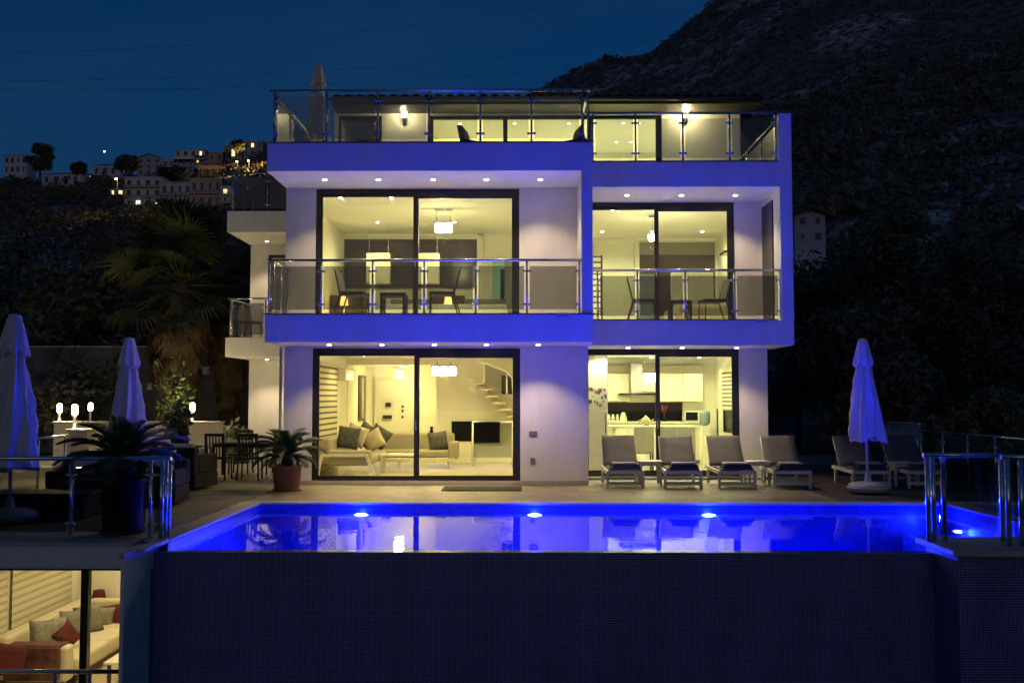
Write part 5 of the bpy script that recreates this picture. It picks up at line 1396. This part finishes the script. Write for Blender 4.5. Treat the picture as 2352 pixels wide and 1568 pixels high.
for (c0, c1, lab) in ((625, 870, 'left square white hanging shade before the bedroom panelling'), (1145, 1378, 'right square white hanging shade before the bedroom panelling')):
    A, B = at(*B6(c0, 1065), 23.6), at(*B6(c1, 750), 23.6)
    t = thing('hanging_shade', lab, 'lamp shade', ((A.x+B.x)/2, 23.6, A.z), 0, 'square white hanging shades')
    part('shade', wbox(A.x, B.x, 23.5, 23.7, A.z, B.z, .01), mat('shade_fabric', (.74, .71, .6), .8) if c0 == 625 else MATS['shade_fabric'], t, True)
    for x in (A.x+.05, B.x-.05): part('cord', MB().tube([(x, 23.6, B.z), (x, 23.6, S2B-.02)], .004, 5), CHROME, t, True)
t = thing('double_bed', 'low double bed with pale cover in the left bedroom', 'bed', (-1.85, 23.6, fl))
part('mattress', wbox(-3.2, -.35, 22.6, 24.8, fl+.25, fl+.62, .08, 3), CUSH, t, True); part('bed_base', wbox(-3.25, -.3, 22.55, 24.85, fl+.05, fl+.249, .01), DWOOD2, t, True); part('headboard', wbox(-3.3, -.25, 24.82, 24.92, fl+.05, fl+.95, .03, 2), mat('grey_headboard', (.20, .17, .13), .8), t, True)
for (c0, c1, cl, lab, lab2) in ((240, 600, 390, 'dark bedside table at the left of the bed', 'small glowing bedside lamp left of the bed'), (1290, 1640, 1470, 'dark bedside table at the right of the bed', 'small glowing bedside lamp right of the bed')):
    A, B = at(*B6(c0, 1340), 23.0), at(*B6(c1, 1180), 23.0)
    t = thing('bedside_table', lab, 'bedside table', ((A.x+B.x)/2, 23, fl), 0, 'dark bedside tables'); part('carcass', wbox(A.x, B.x, 23.05, 23.5, fl+.01, B.z, .006), DWOOD2, t, True); part('drawer', wbox(A.x+.02, B.x-.02, 23.03, 23.049, B.z-.25, B.z-.03, .004), DWOOD, t, True)
    xl = at(*B6(cl, 1250), 22.85).x; zl = at(*B6(cl, 1250), 22.85).z
    t = thing('bedside_lamp', lab2, 'lamp', (xl, 22.85, fl), 0, 'glowing bedside lamps')
    part('stand', MB().tube([(0, 0, 0), (0, 0, zl-fl-.08)], .02, 8).lathe([(.1, 0), (.1, .02), (.02, .04)], n=14), CHROME, t)
    part('lamp_shade', MB().lathe([(.1, zl-fl-.08), (.085, zl-fl+.02), (.07, zl-fl+.12), (.03, zl-fl+.13)], n=16), emit_mat('bedside_shade_lit', (1, .62, .12), 4) if cl == 390 else MATS['bedside_shade_lit'], t)
    lamp('bedside_light', 'POINT', (0, -.02, zl-fl+.24), 7, (1, .65, .18), t, .06, world=False)
p = at(1019, 520, 21.6); pendant('cube pendant lamp in the left bedroom', p.x, 21.6, S2B-.02, p.z, 2, 30, .17, col=PALE)
a, b = at(*B6(105, 1180), 21), at(*B6(150, 480), 21)
t = thing('wall_art', 'narrow carved wooden picture on the left bedroom wall', 'picture', (A0+.02, 21.2, a.z)); part('frame', wbox(A0+.014, A0+.05, 20.9, 21.5, ZP(B6(0, 1080)[1], 21), ZP(B6(0, 480)[1], 21), .004), DWOOD, t, True)
for k in range(4):
    za = ZP(B6(0, 1080)[1], 21); zz_ = ZP(B6(0, 480)[1], 21); part('carving', MB().lathe([(.12, -.15), (.15, 0), (.12, .15)], (0, 0, 0), 10).xf(Matrix.Translation((A0+.055, 21.2, za+(zz_-za)*(k+.5)/4)) @ Matrix.Diagonal((.12, 1, 1, 1))), CUSHL, t, True)
# right side of the bedroom: bathroom door
t = thing('bathroom_door', 'open grey door with teal lit gap at the bedroom right side', 'door', (.6, 24.6, fl)); q0, q1, q2 = XP(1131, 24.9, 550), XP(1159, 24.9, 550), XP(1182, 24.9, 550)
zz = ZP(600, 24.9)
part('door_leaf', MB().prism([(q1, 24.9), (q1+.04, 24.9), (q2+.04, 24.1), (q2, 24.1)], (fl+.01, zz), 'Z'), mat('grey_door', (.30, .31, .27), .5), t, True)
part('door_frame', MB().box(q0-.1, q0, 24.88, 24.98, fl, zz+.1).box(q0, q1+.05, 24.88, 24.98, zz+.002, zz+.1), LACQ, t, True)
part('lit_gap', wbox(q0+.002, q1-.002, 24.95, 24.985, fl+.01, zz, .002), mat('teal_tile', (.30, .62, .55), .3), t, True)
part('towel_panel', wbox(q0+.2, q1-.002, 24.93, 24.949, fl+.9, zz-.2, .002), BGLOSS, t, True)
# ---- bedroom behind the right balcony
def B3(cx, cy): return 1286.2+.3985*cx, 183.7+.3985*cy
fr2 = R1T; by = 25.98
A, B = at(*B3(457, 1110), by), at(*B3(890, 935), by)
t = thing('panel_niche', 'brown panelled niche at the back of the right bedroom', 'panelling', ((A.x+B.x)/2, by, fr2))
part('surround', MB().box(A.x-.12, A.x, by-.06, by-.001, fr2, B.z+.12).box(B.x, B.x+.12, by-.06, by-.001, fr2, B.z+.12).box(A.x, B.x, by-.06, by-.001, B.z, B.z+.12), LACQ, t, True)
zs = at(*B3(0, 1010), by).z
for k in range(4): part('wood_board', wbox(A.x+.002, B.x-.002, by-.04, by-.002, fr2+.6+(zs-fr2-.6)*k/4+.004, fr2+.6+(zs-fr2-.6)*(k+1)/4-.004, .003), DWOOD, t, True)
part('mirror_panel', wbox(A.x+.002, B.x-.002, by-.03, by-.002, zs+.004, B.z-.004, .002), mat('grey_panel', (.22, .20, .15), .3), t, True)
A, B = at(*B3(642, 1230), 24.6), at(*B3(885, 1108), 24.6)
t = thing('single_bed', 'bed with tall pale headboard panel in the right bedroom', 'bed', ((A.x+B.x)/2, 24.2, fr2)); part('headboard', wbox(A.x, B.x, 24.6, 24.7, fr2+.2, B.z, .02, 2), CUSH, t, True); part('mattress', wbox(A.x-.2, B.x+.2, 22.7, 24.59, fr2+.2, fr2+.6, .08, 3), CUSHL, t, True)
A, B = at(*B3(188, 1310), 24.2), at(*B3(240, 1010), 24.2)
t = thing('ladder_shelf', 'black ladder shelf at the left of the right bedroom', 'shelf', ((A.x+B.x)/2, 24.2, fr2))
for x in (B0+.03, B.x): part('upright', wbox(x-.02, x+.02, 24.18, 24.22, fr2+.01, B.z, .003), BLACK, t, True)
for k in range(12): z = fr2+.35+(B.z-fr2-.4)*k/11; part('rung', wbox(B0+.05, B.x-.02, 24.15, 24.25, z, z+.03, .003), BLACK, t, True)
t = thing('wardrobe', 'blue grey wardrobe door left of the bedroom niche', 'wardrobe', (XP(1487, 25.6, 600), 25.6, fr2)); A, B = at(*B3(462, 1300), 25.7), at(*B3(550, 1120), 25.7)
part('door', wbox(A.x, B.x, 25.65, 25.93, fr2+.01, B.z, .006), mat('blue_grey', (.10, .12, .15), .5), t, True); part('handle', wbox(B.x-.06, B.x-.04, 25.63, 25.649, fr2+.9, fr2+1.1, .002), CHROME, t, True)
p = at(1499, 547, 22.6); t = thing('chandelier', 'small bright glass chandelier in the right bedroom', 'chandelier', (p.x, 22.6, p.z))
part('rod', MB().tube([(0, 0, .1), (0, 0, R2B-.02-p.z)], .008, 6).lathe([(.09, R2B-.05-p.z), (.09, R2B-.02-p.z)], n=14), CHROME, t)
for k in range(6):
    a = k*1.047; part('glass_drop', MB().lathe([(.01, -.07), (.045, -.03), (.05, .03), (.02, .07)], (math.cos(a)*.07, math.sin(a)*.07, .02*(k % 2)), 10), LAMP_E, t)
lamp('chandelier_light', 'POINT', (0, 0, -.2), 36, PALE, t, .1, world=False)
A = at(*B3(965, 990), 24.0)
single('wall_shelf', wbox(RX-.5, RX-.225, 23.7, 24.3, A.z-.06, A.z, .005), DWOOD, 'small wooden shelf on the right bedroom wall', 'shelf')
# ---- roof room
t = thing('roof_sofa', 'dim pale sofa inside the top floor room', 'sofa', (2.6, 27.0, TZ0)); part('seat', wbox(1.9, 3.2, 26.6, 27.4, TZ0+.02, TZ0+.45, .05, 2), SOFA, t, True); part('backrest', wbox(1.9, 3.2, 27.41, 27.65, TZ0+.02, TZ0+.9, .05, 2), SOFA, t, True)

# ================================================================== LOWER LEVEL ROOM (bottom left)
LZ = -2.95; LCE = -.30; lx0, lx1, ly0, ly1 = -8.7, PX0-.36, 12.25, 19.6
t = thing('lower_room', 'lit lower storey room with glass front under the left terrace', 'room', (-6.2, 12.2, LZ))
part('fascia', MB().box(-12, xl0-.003, TY0, TY0+.2, ZP(1305, TY0, 100), -.036), PLASTER, t, True)
part('side_wall', MB().box(lx0-.15, lx0, TY0+.25, ly1, LZ, LCE), PLASTER_IN, t, True)
part('side_wall', MB().box(lx1, lx1+.05, TY0+.25, ly1, LZ, LCE), PLASTER_IN, t, True)
part('back_wall', MB().box(lx0-.15, lx1+.05, ly1, ly1+.15, LZ, LCE), PLASTER_IN, t, True)
part('floor', MB().box(-12, lx1+.05, TY0-.8, ly1+.15, LZ-.2, LZ), FLOORIN, t, True)
part('ceiling', MB().box(lx0-.15, lx1+.05, TY0+.21, ly1+.15, LCE, LCE+.035), CEIL, t, True)
part('outer_wall', MB().box(-12, lx0-.151, TY0+.02, TY0+.2, LZ, ZP(1305, TY0, 100)), PLASTER, t, True)
mx0, mx1 = XP(201, ly0), XP(218, ly0)
fm = part('window_frame', MB().box(mx0, mx1, ly0-.03, ly0+.06, LZ, LCE).box(lx0, lx1, ly0-.02, ly0+.05, LCE-.10, LCE-.03), BLACK, t, True)
part('glass_pane', MB().box(lx0, mx0, ly0, ly0+.01, LZ, LCE-.1), GLASS, fm); part('glass_pane', MB().box(mx1, lx1, ly0, ly0+.01, LZ, LCE-.1), GLASS, fm)
for x, y in ((-7.4, 13.6), (-5.8, 13.6), (-7.2, 16.8), (-5.8, 16.8), (-7.4, 18.8)):
    o = part('downlight', MB().lathe([(.06, LCE-.001), (.06, LCE-.012), (.04, LCE-.014)], (x, y, 0), 14), STEEL, t, True); part('lens', MB().lathe([(.04, LCE-.006), (.001, LCE-.01)], (x, y, 0), 12), SPOT_E, o)
    lamp('downlight_lamp', 'SPOT', (x, y, LCE-.03), 105, (1.0, .80, .42), o, .05, 150, .6, aim=(x, y, LCE-1))
# pale slatted blind on the left wall
t = thing('wall_blind', 'pale horizontal slatted blind on the lower room wall', 'blind', (lx0, 16, LZ)); nsl = 17
for k in range(nsl):
    hh_ = (LCE-.1-LZ-.35)/nsl; za = LZ+.35+hh_*k
    for (ya, yb) in ((13.6, 16.92), (17.0, 19.3)):
        part('slat', MB().box(lx0+.02, lx0+.034, ya, yb, za, za+hh_*.6), STRIP, t, True); part('mesh_strip', MB().box(lx0+.02, lx0+.026, ya, yb, za+hh_*.6+.001, za+hh_-.001), STRIPM, t, True)
part('pull_chain', MB().tube([(lx0+.06, 16.96, LZ+.6), (lx0+.06, 16.96, LCE-.1)], .01, 6), DWOOD, t, True)
# cream corner sofa
t = thing('cream_sofa', 'cream corner sofa in the lower room', 'sofa', (-7, 15.5, LZ)); sz = LZ+.42
xa, xb = lx0+.14, -7.25
part('seat', wbox(xa+.25, xb, 16.42, 17.7, LZ+.12, sz, .08, 3), WSOFA, t, True)
part('seat', wbox(xa+.25, xb, 17.705, 18.6, LZ+.12, sz, .08, 3), WSOFA, t, True)
part('backrest', wbox(xa, xa+.24, 16.2, 19.4, LZ+.1, LZ+.80, .07, 3), WSOFA, t, True)
part('armrest', wbox(xa+.25, xb-.05, 16.12, 16.41, LZ+.1, LZ+.66, .05, 3), WSOFA, t, True)
part('seat', wbox(xa+.25, -6.0, 18.61, 19.2, LZ+.12, sz, .06, 3), WSOFA, t, True)
part('backrest', wbox(xa+.25, -6.0, 19.21, 19.42, LZ+.1, LZ+.8, .06, 3), WSOFA, t, True)
part('plinth', wbox(xa+.3, xb-.05, 16.5, 19.1, LZ+.01, LZ+.119, .004), DWOOD2, t, True)
def LP(cx, cy): return .2604*cx, 1212.7+.2604*cy
for (cx, cy, Y, s, rot, yaw, m, lab) in ((370, 930, 16.75, .46, 6, 58, GREYC, 'nearest grey cushion on the lower room sofa'), (500, 915, 16.95, .44, -10, 52, GREYC, 'grey tilted cushion beside the narrow red one'), (590, 950, 17.0, .42, -32, 62, RED, 'narrow red cushion tilted on the lower room sofa'), (650, 850, 17.6, .52, 4, 55, GREYC, 'large grey cushion left of the dark window post'), (780, 800, 18.2, .52, -3, 50, GREYC, 'grey cushion behind the dark window post'), (880, 810, 18.8, .5, 5, 20, GREYC, 'grey cushion right of the dark window post'), (1005, 790, 19.0, .52, -10, 0, RED, 'square red cushion in the lower room corner'), (75, 1160, 15.6, .5, 10, 25, RED, 'dark red cushion at the left frame edge')):
    p = at(*LP(cx, cy), Y); single('cushion', MB().pillow(s, s, .2, 8, Matrix.Translation(p) @ Matrix.Rotation(R(yaw), 4, 'Z') @ Matrix.Rotation(R(-14), 4, 'X') @ Matrix.Rotation(R(rot), 4, 'Y')), m, lab, 'cushion', 'cushions in the lower room')
p = at(*LP(330, 1130), 14.1)
t = thing('throw_blanket', 'dark red patterned throw over the near sofa end', 'blanket', (p.x, 16.0, LZ)); THR = mat('throw_pattern', (.10, .035, .03), .9, var=.7, scale=6)
part('hanging_side', wbox(lx0+.42, XP(150, 16.0), 16.03, 16.11, LZ+.15, LZ+.675, .03, 3), THR, t, True); part('top_fold', wbox(lx0+.42, XP(150, 16.0), 16.1, 16.4, LZ+.664, LZ+.69, .01, 2), THR, t, True)
p = at(*LP(868, 610), 19.45); t = thing('table_lamp', 'small lamp with a red shade in the lower room corner', 'lamp', (p.x, 19.47, LZ)); part('stand', MB().tube([(0, 0, .0), (0, 0, p.z-LZ-.1)], .02, 8), CHROME, t); part('lamp_shade', MB().lathe([(.16, p.z-LZ-.12), (.1, p.z-LZ+.14)], n=16), RED, t)
t = thing('lower_table', 'low dark table at the right of the lower room', 'table', (-6.2, 16.6, LZ)); part('table_top', wbox(-6.75, -5.7, 16.2, 17.0, LZ+.36, LZ+.40, .006), LACQ, t, True)
for x in (-6.7, -5.8):
    for y in (16.25, 16.9): part('leg', wbox(x, x+.05, y, y+.05, LZ, LZ+.359, .003), DWOOD2, t, True)
rz_ = ZP(1541, 11.4, 100)
t = thing('steel_railing', 'steel handrail low in front of the lower room glass', 'railing', (-6.3, 11.4, LZ)); part('handrail', MB().tube([(-9, 11.4, rz_), (xl0-.01, 11.4, rz_)], .025, 10), STEEL, t, True)
for px in (145, 372*.6): part('post', MB().tube([(XP(px, 11.4), 11.4, LZ), (XP(px, 11.4), 11.4, rz_)], .022, 10), STEEL, t, True)
